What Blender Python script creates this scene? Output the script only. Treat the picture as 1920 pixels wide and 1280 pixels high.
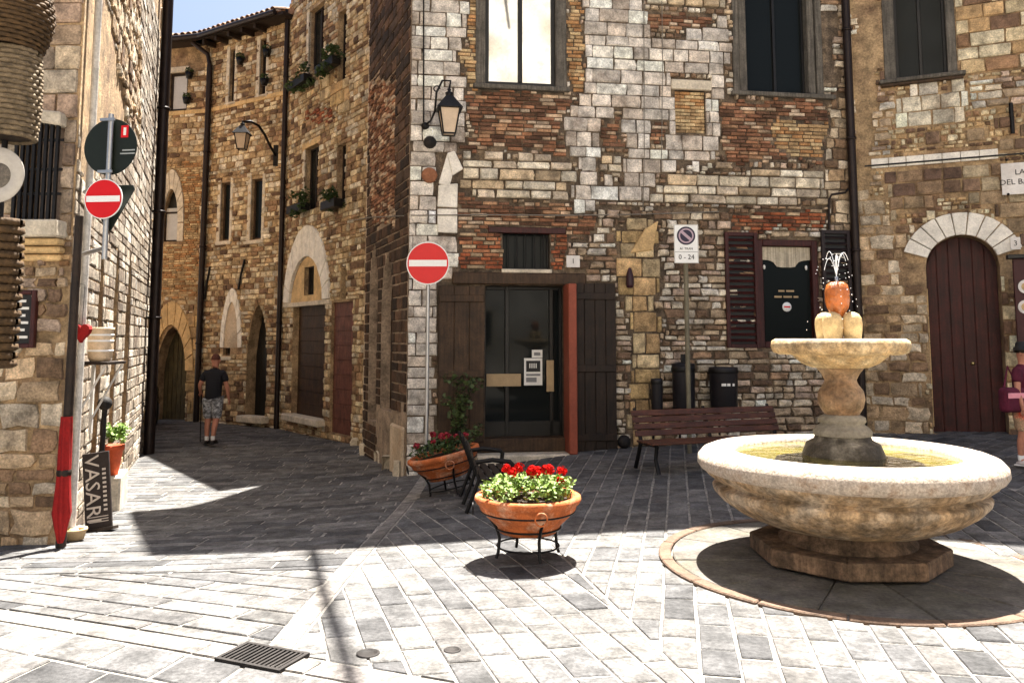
import bpy, bmesh, math, random
import numpy as np
from mathutils import Vector, Matrix, Quaternion
from mathutils.geometry import tessellate_polygon
random.seed(7); RNG = np.random.default_rng(7)
for o in list(bpy.data.objects): bpy.data.objects.remove(o)
SC = bpy.context.scene; COL = SC.collection
R = math.radians
# ------------------------------------------------------------------ camera
FPX = 1500.0; PITCH = R(5.5); HOR = 636.0; PV = HOR - FPX*math.tan(PITCH); EYE = Vector((0, 0, 1.6))
cam = bpy.data.cameras.new('camera'); camo = bpy.data.objects.new('camera', cam); COL.objects.link(camo)
cam.sensor_width = 36; cam.lens = FPX/1920*36; cam.shift_y = (PV-640)/1920
cam.clip_start = .05; cam.clip_end = 1200
camo.location = EYE; camo.rotation_euler = (R(90)+PITCH, 0, 0); SC.camera = camo
# ------------------------------------------------------------------ light
SUNV = Vector((.125, .4, 1)).normalized()          # towards the sun
wd = bpy.data.worlds.new('World'); SC.world = wd; wd.use_nodes = True
wn = wd.node_tree; bg = wn.nodes['Background']; bg.inputs[1].default_value = .034
sk = wn.nodes.new('ShaderNodeTexSky'); sk.sky_type = 'NISHITA'; sk.sun_disc = False
sk.sun_elevation = math.asin(SUNV.z); sk.sun_rotation = math.atan2(SUNV.x, SUNV.y)
sk.air_density = 1.0; sk.dust_density = 4.5; sk.ozone_density = 4.0
wn.links.new(sk.outputs[0], bg.inputs[0])
sl = bpy.data.lights.new('sun', 'SUN'); sl.energy = 5.0; sl.angle = R(.5); sl.color = (1, .95, .87)
so = bpy.data.objects.new('sun', sl); COL.objects.link(so); so.location = (5, 15, 30)
so.rotation_euler = (-SUNV).to_track_quat('-Z', 'Y').to_euler()
SC.view_settings.view_transform = 'Standard'; SC.view_settings.look = 'None'
SC.view_settings.exposure = 2.6; SC.view_settings.gamma = 1; SC.view_settings.use_curve_mapping = False
SC.render.engine = 'CYCLES'; SC.cycles.max_bounces = 8; SC.cycles.diffuse_bounces = 5
# ------------------------------------------------------------------ projection helpers (used to survey positions)
CU = Vector((0, -math.sin(PITCH), math.cos(PITCH))); CF = Vector((0, math.cos(PITCH), math.sin(PITCH)))
def ray(u, v): return Vector(((u-960)/FPX, 0, 0)) + CU*((PV-v)/FPX) + CF
def proj(p):
    d = Vector(p)-EYE; z = d.dot(CF)
    if z < .1: return (-9999, -9999, .1)
    return (960+FPX*d.x/z, PV-FPX*d.dot(CU)/z, z)
def smooth(x): x = max(0, min(1, x)); return x*x*(3-2*x)
def g(x, y):
    t = x-2
    h = .04*min(t, 6) if t > 0 else -.5*(1-math.exp(-(t/3.2)**2))
    return h*smooth((y-3.5)/7.5)
def gh(u, v, lift=0):
    d = ray(u, v); k = 1.6/max(.02, -d.z)
    for _ in range(40):
        p = EYE+d*k; k += (p.z-lift-g(p.x, p.y))/max(.02, -d.z)*.7
    return EYE+d*k
def at(u, v, y):                                    # point on the ray at world depth y
    d = ray(u, v); return EYE+d*(y/d.y)
# ------------------------------------------------------------------ materials
MATS = {}
def mat(name, col=(.5, .5, .5), rough=.85, var=.3, scale=5, bump=.3, bscale=45, metal=0, src=None, tint=None, tscale=1.5, tthr=(.45, .7), spec=.3, wave=None, emit=0, alpha=None, coat=0):
    if name in MATS: return MATS[name]
    m = bpy.data.materials.new(name); m.use_nodes = True; nt = m.node_tree; N = nt.nodes; L = nt.links
    b = N['Principled BSDF']; b.inputs['Roughness'].default_value = rough; b.inputs['Metallic'].default_value = metal
    b.inputs['Specular IOR Level'].default_value = spec; b.inputs['Coat Weight'].default_value = coat
    geo = N.new('ShaderNodeNewGeometry')
    tc = N.new('ShaderNodeTexCoord')
    pos = geo.outputs['Position']
    if src == 'obj': c0 = N.new('ShaderNodeObjectInfo').outputs['Color']
    elif src == 'col':
        a = N.new('ShaderNodeAttribute'); a.attribute_name = 'Col'; c0 = a.outputs['Color']
    else:
        rgb = N.new('ShaderNodeRGB'); rgb.outputs[0].default_value = (*col, 1); c0 = rgb.outputs[0]
    def noise(sc, det=4, rg=.6, vec=pos):
        n = N.new('ShaderNodeTexNoise'); n.inputs['Scale'].default_value = sc; n.inputs['Detail'].default_value = det
        n.inputs['Roughness'].default_value = rg; L.new(vec, n.inputs['Vector']); return n.outputs['Fac']
    def mul(c, fac, lo, hi, a=.32, z=.68):
        mr = N.new('ShaderNodeMapRange'); mr.inputs[1].default_value = a; mr.inputs[2].default_value = z
        mr.inputs[3].default_value = lo; mr.inputs[4].default_value = hi; L.new(fac, mr.inputs[0])
        vm = N.new('ShaderNodeVectorMath'); vm.operation = 'SCALE'; L.new(c, vm.inputs[0]); L.new(mr.outputs[0], vm.inputs['Scale']); return vm.outputs[0]
    c = c0
    if tint is not None:
        mr = N.new('ShaderNodeMapRange'); mr.inputs[1].default_value = tthr[0]; mr.inputs[2].default_value = tthr[1]; L.new(noise(tscale, 5, .65), mr.inputs[0])
        mx = N.new('ShaderNodeMix'); mx.data_type = 'RGBA'; L.new(mr.outputs[0], mx.inputs[0]); L.new(c, mx.inputs[6]); mx.inputs[7].default_value = (*tint, 1); c = mx.outputs[2]
    if var:
        c = mul(c, noise(scale), 1-var, 1+var*.6)
        c = mul(c, noise(scale*7, 3, .7), 1-var*.8, 1+var*.5)
    if wave:
        mp = N.new('ShaderNodeMapping'); mp.inputs['Scale'].default_value = wave; L.new(pos, mp.inputs['Vector'])
        c = mul(c, noise(1, 4, .7, mp.outputs[0]), .45, 1.35)
    L.new(c, b.inputs['Base Color'])
    if emit: L.new(c, b.inputs['Emission Color']); b.inputs['Emission Strength'].default_value = emit
    if bump:
        bn = N.new('ShaderNodeBump'); bn.inputs['Strength'].default_value = bump; bn.inputs['Distance'].default_value = .02
        L.new(noise(bscale, 5, .7), bn.inputs['Height']); L.new(bn.outputs[0], b.inputs['Normal'])
    MATS[name] = m; return m
# ------------------------------------------------------------------ mesh collector and objects
OFF = {}
def tag(o, label=None, cat=None, group=None, kind=None):
    for k, v in (('label', label), ('category', cat), ('group', group), ('kind', kind)):
        if v: o[k] = v
    return o
def empty(name, loc, label, cat, group=None, rz=0, local=False):
    o = bpy.data.objects.new(name, None); COL.objects.link(o); o.location = loc; o.rotation_euler = (0, 0, rz); o.empty_display_size = .2
    OFF[o.name] = Vector((0, 0, 0)) if local else Vector(loc)
    return tag(o, label, cat, group)
class M:
    def __init__(s): s.V = []; s.F = []; s.C = []; s.S = []
    def add(s, vs, fs, T=None, c=None, sm=False):
        k = len(s.V)
        if T is not None: vs = [T @ Vector(v) for v in vs]
        s.V += [tuple(v) for v in vs]; s.F += [tuple(i+k for i in f) for f in fs]; s.S += [sm]*len(fs)
        s.C += [c or (1, 1, 1)]*len(vs); return s
    def box(s, x0, x1, y0, y1, z0, z1, T=None, c=None):
        vs = [(x, y, z) for z in (z0, z1) for y in (y0, y1) for x in (x0, x1)]
        return s.add(vs, [(0, 2, 3, 1), (4, 5, 7, 6), (0, 1, 5, 4), (2, 6, 7, 3), (0, 4, 6, 2), (1, 3, 7, 5)], T, c)
    def prism(s, poly, y0, y1, T=None, c=None):      # poly in (x,z), extruded along y
        n = len(poly); vs = [(p[0], y0, p[1]) for p in poly]+[(p[0], y1, p[1]) for p in poly]
        fs = [tuple(range(n)), tuple(range(2*n-1, n-1, -1))]+[(i, i+n, (i+1) % n+n, (i+1) % n) for i in range(n)]
        return s.add(vs, fs, T, c)
    def vprism(s, poly, z0, z1, T=None, c=None):     # poly in (x,y), extruded along z
        n = len(poly); vs = [(p[0], p[1], z0) for p in poly]+[(p[0], p[1], z1) for p in poly]
        fs = [tuple(range(n-1, -1, -1)), tuple(range(n, 2*n))]+[(i, (i+1) % n, (i+1) % n+n, i+n) for i in range(n)]
        return s.add(vs, fs, T, c)
    def tube(s, pts, r, seg=8, T=None, c=None, sm=True, cap=True):
        pts = [Vector(p) for p in pts]; n = len(pts); rs = r if hasattr(r, '__len__') else [r]*n
        vs = []; a = None
        for i, p in enumerate(pts):
            t = (pts[min(i+1, n-1)]-pts[max(i-1, 0)]).normalized()
            if a is None: a = t.orthogonal().normalized()
            a = (a-t*a.dot(t)).normalized(); b = t.cross(a)
            for k in range(seg):
                an = 2*math.pi*k/seg; vs.append(p+(a*math.cos(an)+b*math.sin(an))*rs[i])
        fs = [(i*seg+k, i*seg+(k+1) % seg, (i+1)*seg+(k+1) % seg, (i+1)*seg+k) for i in range(n-1) for k in range(seg)]
        s.add(vs, fs, T, c, sm)
        if cap: s.add([vs[k] for k in range(seg)], [tuple(range(seg-1, -1, -1))], T, c); s.add([vs[(n-1)*seg+k] for k in range(seg)], [tuple(range(seg))], T, c)
        return s
    def lathe(s, prof, seg=32, T=None, c=None, sm=True, wob=None):
        vs = []
        for i, (r, z) in enumerate(prof):
            for k in range(seg):
                an = 2*math.pi*k/seg; q = 1+(wob(an, z) if wob else 0); vs.append((r*q*math.cos(an), r*q*math.sin(an), z))
        n = len(prof)
        fs = [(i*seg+k, i*seg+(k+1) % seg, (i+1)*seg+(k+1) % seg, (i+1)*seg+k) for i in range(n-1) for k in range(seg)]
        return s.add(vs, fs, T, c, sm)
    def ball(s, p, r, seg=10, T=None, c=None, sz=1):
        prof = [(r*math.sin(math.pi*i/(seg//2+1))+1e-4, -r*sz*math.cos(math.pi*i/(seg//2+1))) for i in range(seg//2+2)]
        return s.lathe(prof, seg, (T or Matrix()) @ Matrix.Translation(p), c)
    def obj(s, name, m, parent=None, bevel=0, seg=1, **kw):
        V = np.array(s.V, dtype=float)
        ctr = Vector(((V.min(0)+V.max(0))/2).tolist()) if len(V) else Vector((0, 0, 0))
        me = bpy.data.meshes.new(name); me.from_pydata([tuple(v) for v in (V-np.array(ctr)).tolist()], [], s.F)
        me.polygons.foreach_set('use_smooth', s.S)
        if any(c != (1, 1, 1) for c in s.C):
            ca = me.color_attributes.new('Col', 'FLOAT_COLOR', 'POINT'); ca.data.foreach_set('color', [x for c in s.C for x in (*c, 1)])
        me.update(); me.materials.append(m)
        return link(name, me, parent, ctr, bevel, seg, **kw)
def link(name, me, parent, ctr, bevel=0, seg=1, **kw):
    o = bpy.data.objects.new(name, me); COL.objects.link(o); ctr = Vector(ctr)
    if parent is not None: o.parent = parent; o.location = ctr-OFF[parent.name]
    else: o.location = ctr
    OFF[o.name] = ctr
    if bevel:
        b = o.modifiers.new('bevel', 'BEVEL'); b.width = bevel; b.segments = seg; b.limit_method = 'ANGLE'; b.angle_limit = R(40)
    tag(o, **kw); return o
def fixn(o):
    bm = bmesh.new(); bm.from_mesh(o.data); bmesh.ops.recalc_face_normals(bm, faces=bm.faces); bm.to_mesh(o.data); bm.free(); return o
def copy_tree(o, loc=None, rz=None, label=None, parent=None):
    c = o.copy(); COL.objects.link(c); c.parent = parent; OFF[c.name] = OFF.get(o.name, Vector())
    if loc is not None: c.location = loc
    if rz is not None: c.rotation_euler = (0, 0, rz)
    if label: c['label'] = label
    for ch in list(o.children): copy_tree(ch, parent=c)
    return c
def text_mesh(txt, size, extrude=.002):
    cu = bpy.data.curves.new('t', 'FONT'); cu.body = txt; cu.size = size; cu.extrude = extrude; cu.align_x = 'CENTER'; cu.align_y = 'CENTER'; cu.resolution_u = 2
    o = bpy.data.objects.new('t', cu); COL.objects.link(o); bpy.context.view_layer.update()
    me = bpy.data.meshes.new_from_object(o.evaluated_get(bpy.context.evaluated_depsgraph_get()))
    V = [tuple(v.co) for v in me.vertices]; F = [tuple(p.vertices) for p in me.polygons]
    bpy.data.objects.remove(o); bpy.data.meshes.remove(me); return V, F
def text(txt, size, T, m, parent, name='lettering', sx=1):
    V, F = text_mesh(txt, size); q = M(); q.add([(x*sx, -z, y) for x, y, z in V], F, T)   # local: x right, z up, -y towards viewer
    return q.obj(name, m, parent)
def rot(ax, a): return Matrix.Rotation(a, 4, ax)
def tr(*p): return Matrix.Translation(p if len(p) == 3 else p[0])
# ------------------------------------------------------------------ walls
def inpoly(S, Tt, poly):
    ins = np.zeros(S.shape, bool); n = len(poly)
    for i in range(n):
        x0, y0 = poly[i]; x1, y1 = poly[(i+1) % n]
        if y0 == y1: continue
        c = ((y0 > Tt) != (y1 > Tt)) & (S < (x1-x0)*(Tt-y0)/(y1-y0)+x0); ins ^= c
    return ins
class Wall:
    def __init__(s, p0, p1, z0, z1):                 # seen from the viewer, p0 left and p1 right
        s.p0 = Vector((p0[0], p0[1], 0)); s.p1 = Vector((p1[0], p1[1], 0)); s.z0 = z0; s.z1 = z1
        s.U = (s.p1-s.p0).normalized(); s.L = (s.p1-s.p0).length
        s.N = Vector((s.U.y, -s.U.x, 0))             # outward (towards viewer)
        # local frame: x = s, y = inward, z = up
        s.T = Matrix(((s.U.x, -s.N.x, 0, s.p0.x), (s.U.y, -s.N.y, 0, s.p0.y), (0, 0, 1, 0), (0, 0, 0, 1)))
        s.holes = []; s.regs = []
    def st(s, u, v):
        d = ray(u, v); k = (s.p0-EYE).dot(s.N)/d.dot(s.N); p = EYE+d*k; return ((p-s.p0).dot(s.U), p.z)
    def pt(s, a, t, out=0): return s.p0+s.U*a+s.N*out+Vector((0, 0, t))
    def rect(s, u0, v0, u1, v1):
        um = (u0+u1)/2; vm = (v0+v1)/2
        return (s.st(u0, vm)[0], s.st(u1, vm)[0], s.st(um, v1)[1], s.st(um, v0)[1])
    def hole(s, r, arch=None, rise=None, depth=.3):
        a, b, c, d = r; c = max(c, s.z0+.05); w = b-a; pts = [(a, c), (b, c)]
        if arch == 'round': rise = rise or w/2; pts += [((a+b)/2+w/2*math.cos(x), d-rise+rise*math.sin(x)) for x in [math.pi*i/12 for i in range(13)]]
        elif arch == 'pointed':
            rise = rise or w*.8
            for i in range(6): x = i/5; pts.append((b-w/2*(1-math.cos(x*math.pi/2))**.9*1.0, d-rise+rise*math.sin(x*math.pi/2)**1.0*(.82+.18*x)))
            for i in range(4, -1, -1): x = i/5; pts.append((a+w/2*(1-math.cos(x*math.pi/2))**.9, d-rise+rise*math.sin(x*math.pi/2)*(.82+.18*x)))
        else: pts += [(b, d), (a, d)]
        h = dict(r=(a, b, c, d), poly=pts, depth=depth); s.holes.append(h); return h
    def region(s, kind, pix): s.regs.append((kind, [s.st(*p) for p in pix]))
    def backing(s, q, c=None):
        o = [(0, s.z0), (s.L, s.z0), (s.L, s.z1), (0, s.z1)]
        loops = [[Vector((x, y, 0)) for x, y in o]]+[[Vector((x, y, 0)) for x, y in h['poly']] for h in s.holes]
        tris = tessellate_polygon(loops); flat = [(v.x, 0, v.y) for l in loops for v in l]
        q.add(flat, [tuple(t) for t in tris], s.T, c)
        for h in s.holes:
            P = h['poly']; n = len(P)
            q.add([(x, 0, y) for x, y in P]+[(x, h['depth'], y) for x, y in P], [(i, (i+1) % n, (i+1) % n+n, i+n) for i in range(n)], s.T, c)
# unit stones: x,z in -.5..5, y from 0 (back) to -1 (front)
def unit_stone(seed, jit=.05, inset=.1, simple=False):
    r = random.Random(seed)
    if simple: ring = [(-.5, -.5), (.5, -.5), (.5, .5), (-.5, .5)]
    else: ring = [(-.5, -.5), (0, -.5), (.5, -.5), (.5, 0), (.5, .5), (0, .5), (-.5, .5), (-.5, 0)]
    ring = [(x+(0 if x == 0 else r.uniform(-jit, jit*.3)*(1 if x > 0 else -1)), z+(0 if z == 0 else r.uniform(-jit, jit*.3)*(1 if z > 0 else -1))) for x, z in ring]
    n = len(ring); f = 1-2*inset
    V = [(x, 0, z) for x, z in ring]+[(x, -.72, z) for x, z in ring]+[(x*f+r.uniform(-jit, jit)*.4, -1+r.uniform(-.16, .16)*(0 if simple else 1), z*(f-.08)+r.uniform(-jit, jit)*.4) for x, z in ring]
    F = [(i, (i+1) % n, (i+1) % n+n, i+n) for i in range(n)]+[(i+n, (i+1) % n+n, (i+1) % n+2*n, i+2*n) for i in range(n)]
    if simple: F.append((2*n, 2*n+1, 2*n+2, 2*n+3))
    else: V.append((r.uniform(-.1, .1), -1.05+r.uniform(-.1, .15), r.uniform(-.1, .1))); F += [(i+2*n, (i+1) % n+2*n, 3*n) for i in range(n)]
    return V, F
def unit_meshes(prefix, k, m, **kw):
    out = []
    for i in range(k):
        V, F = unit_stone(hash((prefix, i)) % 9999 if False else i*7+len(prefix), **kw); me = bpy.data.meshes.new(prefix); me.from_pydata(V, [], F); me.update(); me.materials.append(m); out.append((me, V, F))
    return out
mo_stone = mat('cut_stone', src='obj', var=.5, scale=7, bump=1, bscale=28, rough=.9, tint=(.12, .07, .04), tscale=1.6, tthr=(.56, .8))
mc_stone = mat('cut_stone_joined', src='col', var=.5, scale=7, bump=1, bscale=28, rough=.9, tint=(.12, .07, .04), tscale=1.6, tthr=(.56, .8))
UNITS = {'stone': unit_meshes('stone', 10, mo_stone, jit=.05, inset=.07), 'rubble': unit_meshes('rubble', 12, mo_stone, jit=.13, inset=.17), 'brick': unit_meshes('brick', 5, mo_stone, jit=.03, inset=.05, simple=True)}
STY = {
 # h range, w range, depth range, palette, joint, unit family, object name
 'ashlar': dict(h=(.15, .24), w=(.22, .48), d=(.02, .05), pal=[(.82, .75, .66), (.73, .65, .56), (.85, .79, .71), (.62, .53, .44), (.8, .72, .63)], j=.012, fam='stone', nm='stone'),
 'cream': dict(h=(.12, .2), w=(.25, .6), d=(.03, .08), pal=[(.74, .64, .48), (.70, .58, .44), (.78, .70, .56), (.6, .46, .3)], j=.02, fam='stone', nm='stone'),
 'rubble': dict(h=(.07, .15), w=(.12, .36), d=(.02, .075), pal=[(.68, .57, .42), (.56, .43, .29), (.76, .67, .53), (.36, .23, .14), (.6, .45, .34), (.8, .73, .62), (.48, .36, .24), (.22, .14, .09)], j=.018, fam='rubble', nm='stone'),
 'ochre': dict(h=(.2, .32), w=(.22, .42), d=(.02, .05), pal=[(.6, .42, .2), (.54, .36, .18), (.62, .48, .28)], j=.015, fam='stone', nm='stone'),
 'brick': dict(h=(.06, .06), w=(.14, .28), d=(.01, .045), pal=[(.36, .17, .09), (.24, .11, .06), (.44, .25, .14), (.14, .07, .04), (.54, .38, .25), (.32, .15, .085), (.2, .1, .06), (.6, .46, .33)], j=.012, fam='brick', nm='brick'),
 'redbrick': dict(h=(.06, .06), w=(.14, .28), d=(.01, .045), pal=[(.42, .13, .055), (.34, .1, .045), (.46, .2, .1), (.55, .4, .25), (.2, .075, .04)], j=.012, fam='brick', nm='brick'),
 'tanbrick': dict(h=(.06, .06), w=(.14, .26), d=(.01, .03), pal=[(.52, .34, .17), (.46, .24, .1), (.6, .44, .24)], j=.012, fam='brick', nm='brick'),
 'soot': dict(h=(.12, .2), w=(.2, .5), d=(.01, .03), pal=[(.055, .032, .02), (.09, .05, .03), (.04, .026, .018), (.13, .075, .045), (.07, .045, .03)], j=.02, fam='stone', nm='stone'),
 'gwall': dict(h=(.1, .2), w=(.2, .55), d=(.006, .022), pal=[(.4, .33, .25), (.34, .27, .2), (.5, .43, .34), (.24, .18, .13), (.56, .5, .42), (.3, .24, .18)], j=.014, fam='stone', nm='stone'),
 'far': dict(h=(.08, .16), w=(.12, .34), d=(.015, .045), pal=[(.74, .6, .38), (.66, .5, .29), (.5, .34, .18), (.7, .57, .38), (.36, .22, .12), (.74, .64, .48), (.56, .4, .22), (.2, .12, .07)], j=.015, fam='rubble', nm='stone'),
 'blocks': dict(h=(.19, .25), w=(.25, .5), d=(.02, .05), pal=[(.72, .58, .36), (.64, .47, .26), (.34, .2, .11), (.2, .12, .075), (.78, .67, .46), (.52, .34, .17)], j=.016, fam='stone', nm='stone'),
 'dkblocks': dict(h=(.17, .24), w=(.24, .45), d=(.02, .05), pal=[(.3, .2, .12), (.22, .14, .09), (.42, .3, .18), (.5, .4, .26), (.16, .1, .07)], j=.018, fam='stone', nm='stone'),
 'white': dict(h=(.2, .26), w=(.25, .4), d=(.02, .045), pal=[(.8, .72, .56), (.78, .7, .58), (.74, .64, .48)], j=.01, fam='stone', nm='stone'),
 'weath': dict(h=(.12, .24), w=(.18, .4), d=(.01, .05), pal=[(.58, .42, .26), (.48, .33, .19), (.68, .54, .37), (.27, .17, .1), (.74, .62, .46)], j=.014, fam='rubble', nm='stone'),
 'big': dict(h=(.2, .25), w=(.32, .65), d=(.02, .05), pal=[(.5, .36, .24), (.44, .34, .25), (.56, .44, .3), (.4, .28, .2), (.48, .4, .3)], j=.012, fam='stone', nm='stone'),
 'plaster': None,
}
PIECES = {}
def fill(W, default, vmin=-40, seed=1, umax=1990, umin=-70):
    rn = random.Random(seed); res = .02; ns = int(W.L/res); 
    # visible height limit
    tt = [W.st(max(umin, min(umax, proj(W.pt(a, 1.6))[0])), vmin)[1] for a in (.01, W.L*.5, W.L-.01)]
    ztop = min(W.z1, max(tt)); nt = int((ztop-W.z0)/res)
    S, Tt = np.meshgrid((np.arange(ns)+.5)*res, W.z0+(np.arange(nt)+.5)*res)
    occ = np.zeros(S.shape, bool)
    for h in W.holes: occ |= inpoly(S, Tt, h['poly'])
    for b in getattr(W, 'blocks', []): occ |= inpoly(S, Tt, b)
    kinds = [default]+[k for k, _ in W.regs]; uk = list(dict.fromkeys(kinds)); tm = np.full(S.shape, uk.index(default))
    def nz(amp, cell, sd):
        g_ = np.random.default_rng(sd).uniform(-amp, amp, (int((W.z1-W.z0)/cell)+4, int(W.L/cell)+4)); y = (Tt-W.z0)/cell; x = S/cell; j = y.astype(int); i = x.astype(int); fy = y-j; fx = x-i
        return (g_[j, i]*(1-fx)+g_[j, i+1]*fx)*(1-fy)+(g_[j+1, i]*(1-fx)+g_[j+1, i+1]*fx)*fy
    S2 = S+nz(.13, .22, seed); T2 = Tt+nz(.1, .2, seed+50)
    for k, poly in W.regs: tm[inpoly(S2, T2, poly)] = uk.index(k)
    out = []
    order = sorted(uk, key=lambda k: -(STY[k]['h'][1] if STY[k] else 0))
    def run(k, sty, test, mw):
        t = W.z0
        while t < ztop-.03:
            h = max(2, round(rn.uniform(*sty['h'])/res))*res; a = -rn.uniform(0, sty['w'][1]); j0 = int(round((t-W.z0)/res)); j1 = min(nt, int(round((t+h-W.z0)/res)))
            if j1-j0 < 2: t += h; continue
            while a < W.L:
                w = rn.uniform(*sty['w']); i0 = max(0, int(a/res)); i1 = min(ns, int(round((a+w)/res))); a += w
                if i1-i0 < 2: continue
                free = (~occ[j0:j1, i0:i1]) & (test(tm[j0:j1, i0:i1]))
                colf = free.mean(0) > .8
                best = (0, 0); c = None
                for i, f in enumerate(np.append(colf, False)):
                    if f and c is None: c = i
                    if not f and c is not None:
                        if i-c > best[1]-best[0]: best = (c, i)
                        c = None
                if (best[1]-best[0])*res < mw: continue
                sub = free[:, best[0]:best[1]]; rows = sub.mean(1) > .8
                if rows.sum() < 2: continue
                r0 = int(np.argmax(rows)); r1 = len(rows)-int(np.argmax(rows[::-1]))
                x0 = (i0+best[0])*res; x1 = (i0+best[1])*res; z0 = W.z0+(j0+r0)*res; z1 = W.z0+(j0+r1)*res
                if x1-x0 >= w-.03: x0 = max(0, a-w); x1 = min(W.L, a)
                if r0 == 0 and r1 == len(rows): z0 = t; z1 = min(t+h, ztop)
                occ[j0+r0:j0+r1, i0+best[0]:i0+best[1]] = True
                jj = sty['j']*rn.uniform(.7, 1.4)
                cc = rn.choice(sty['pal']); f = rn.uniform(.62, 1.2)
                out.append(((x0+x1)/2, (z0+z1)/2, max(.02, x1-x0-jj), max(.018, z1-z0-jj), rn.uniform(*sty['d']), tuple(min(.85, q*f) for q in cc), sty['fam'], sty['nm'], rn.uniform(-1, 1)*(.02 if sty['fam'] == 'rubble' else .004)))
            t += h
    for k in order:
        if STY[k]: run(k, STY[k], lambda m, kk=uk.index(k): m == kk, .06)
    pl = [i for i, k in enumerate(uk) if not STY[k]]
    fs = dict(STY['rubble'] if default in ('rubble',) else STY[default] or STY['rubble']); fs['h'] = (.05, .1); fs['w'] = (.06, .16); fs['fam'] = 'rubble'
    run('fill', fs, lambda m: ~np.isin(m, pl) if pl else np.ones_like(m, bool), .045)
    return out
def place_stones(walls_stones, parent, cap=300):
    """walls_stones: list of (wall, stones). The pieces that show largest become parts, the rest one joined part per kind."""
    byname = {}
    for W, st in walls_stones:
        for q in st:
            u, v, z = proj(W.pt(q[0], q[1])); vis = -20 < u < 1940 and -20 < v < 1300
            face = abs((W.pt(q[0], q[1])-EYE).normalized().dot(W.N))
            byname.setdefault(q[7], []).append((q[2]*q[3]/z/z*face if vis else 0, W, q))
    for nm, L in byname.items():
        L.sort(key=lambda x: -x[0]); rest = M(); nrest = 0
        for i, (a, W, q) in enumerate(L):
            s_, t_, w, h, d, c, fam, _, rz = q
            me, V, F = UNITS[fam][(i*7+int(s_*13)) % len(UNITS[fam])]
            T = W.T @ tr(s_, 0, t_) @ rot('Y', rz) @ Matrix.Diagonal((w, d, h, 1))
            if i < cap and a > 0:
                o = bpy.data.objects.new(nm, me); COL.objects.link(o); o.parent = parent
                o.matrix_local = tr(-OFF[parent.name]) @ T
                o.color = (*c, 1)
            else:
                rest.add(V, F, T, c); nrest += 1
        if nrest: rest.obj('small_'+nm if nm != 'roof_tile' else nm, mc_stone, parent, kind='stuff')
# ------------------------------------------------------------------ common materials
m_mortar = mat('lime_mortar', (.13, .095, .065), var=.6, scale=6, bump=1, bscale=30, tint=(.22, .16, .1), tscale=3, tthr=(.5, .75))
m_mortar_lt = mat('pale_mortar', (.42, .29, .16), var=.5, scale=5, bump=1, bscale=24, tint=(.2, .12, .07), tscale=1.5)
m_plaster = mat('old_plaster', (.62, .5, .36), var=.35, scale=3, bump=.5, bscale=25, tint=(.3, .2, .12))
m_dkwood = mat('dark_stained_wood', (.025, .014, .008), rough=.6, var=.4, wave=(30, 30, 2), bump=.3)
m_brwood = mat('brown_wood', (.06, .032, .015), rough=.6, var=.4, wave=(30, 30, 2), bump=.3)
m_redwood = mat('dark_red_wood', (.05, .01, .008), rough=.5, var=.3, wave=(30, 30, 2), bump=.2)
m_portal = mat('red_brown_planks', (.055, .009, .006), rough=.5, var=.4, wave=(25, 25, 1.5), bump=.3)
m_orange = mat('orange_painted_wood', (.27, .065, .035), rough=.6, var=.15, bump=.15)
m_gwood = mat('weathered_grey_wood', (.12, .105, .085), rough=.8, var=.35, wave=(40, 40, 2), bump=.4)
m_blackw = mat('black_painted_wood', (.012, .011, .01), rough=.4, var=.2, bump=.1)
m_iron = mat('wrought_iron', (.008, .007, .007), rough=.45, var=.3, metal=.3, bump=.2)
m_pipe = mat('dark_drainpipe', (.022, .014, .012), rough=.4, var=.3, metal=.4, bump=.1)
m_steel = mat('galvanised_steel', (.42, .42, .42), rough=.35, var=.1, metal=.85, bump=.05)
m_white = mat('white_enamel', (.8, .8, .78), rough=.4, var=.04, bump=.03)
m_marble = mat('white_marble', (.72, .68, .64), rough=.5, var=.1, bump=.1, tint=(.55, .5, .45))
m_black = mat('black_lettering', (.012, .012, .012), rough=.5, var=0, bump=0)
m_red = mat('sign_red', (.6, .008, .01), rough=.3, var=.04, bump=0)
m_terra = mat('terracotta', (.5, .13, .035), rough=.85, var=.35, scale=8, bump=.4, tint=(.55, .34, .22), tscale=7, tthr=(.5, .75))
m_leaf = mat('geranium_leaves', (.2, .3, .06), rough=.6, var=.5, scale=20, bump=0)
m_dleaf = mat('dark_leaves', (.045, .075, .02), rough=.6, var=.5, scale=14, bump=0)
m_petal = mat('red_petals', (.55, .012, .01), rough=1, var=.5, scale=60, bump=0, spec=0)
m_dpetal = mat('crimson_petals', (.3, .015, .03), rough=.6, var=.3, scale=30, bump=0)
m_glass = mat('dark_window_glass', (.01, .012, .012), rough=.05, var=0, bump=0, spec=.1)
m_mirror = mat('reflecting_window_glass', (.55, .56, .55), rough=.03, var=0, bump=.0, metal=1)
m_paper = mat('white_paper', (.75, .73, .68), rough=.7, var=.06, bump=0)
m_cardboard = mat('kraft_paper', (.42, .3, .17), rough=.8, var=.12, bump=.05)
m_curtain = mat('cream_curtain', (.5, .43, .32), rough=.9, var=.2, wave=(60, 60, 1), bump=.2)
m_tile = mat('roof_clay', src='col', var=.4, scale=9, bump=.4, rough=.9)
m_tileo = mat('roof_clay_single', src='obj', var=.4, scale=9, bump=.4, rough=.9)
m_lens = mat('lamp_glass', (.55, .42, .3), rough=.25, var=.1, bump=0)
m_stonetrim = mat('trim_stone', (.62, .54, .42), var=.3, scale=5, bump=.6, bscale=30)
m_whitetrim = mat('white_arch_stone', (.8, .75, .66), var=.22, scale=6, bump=.5, bscale=35)
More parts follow.
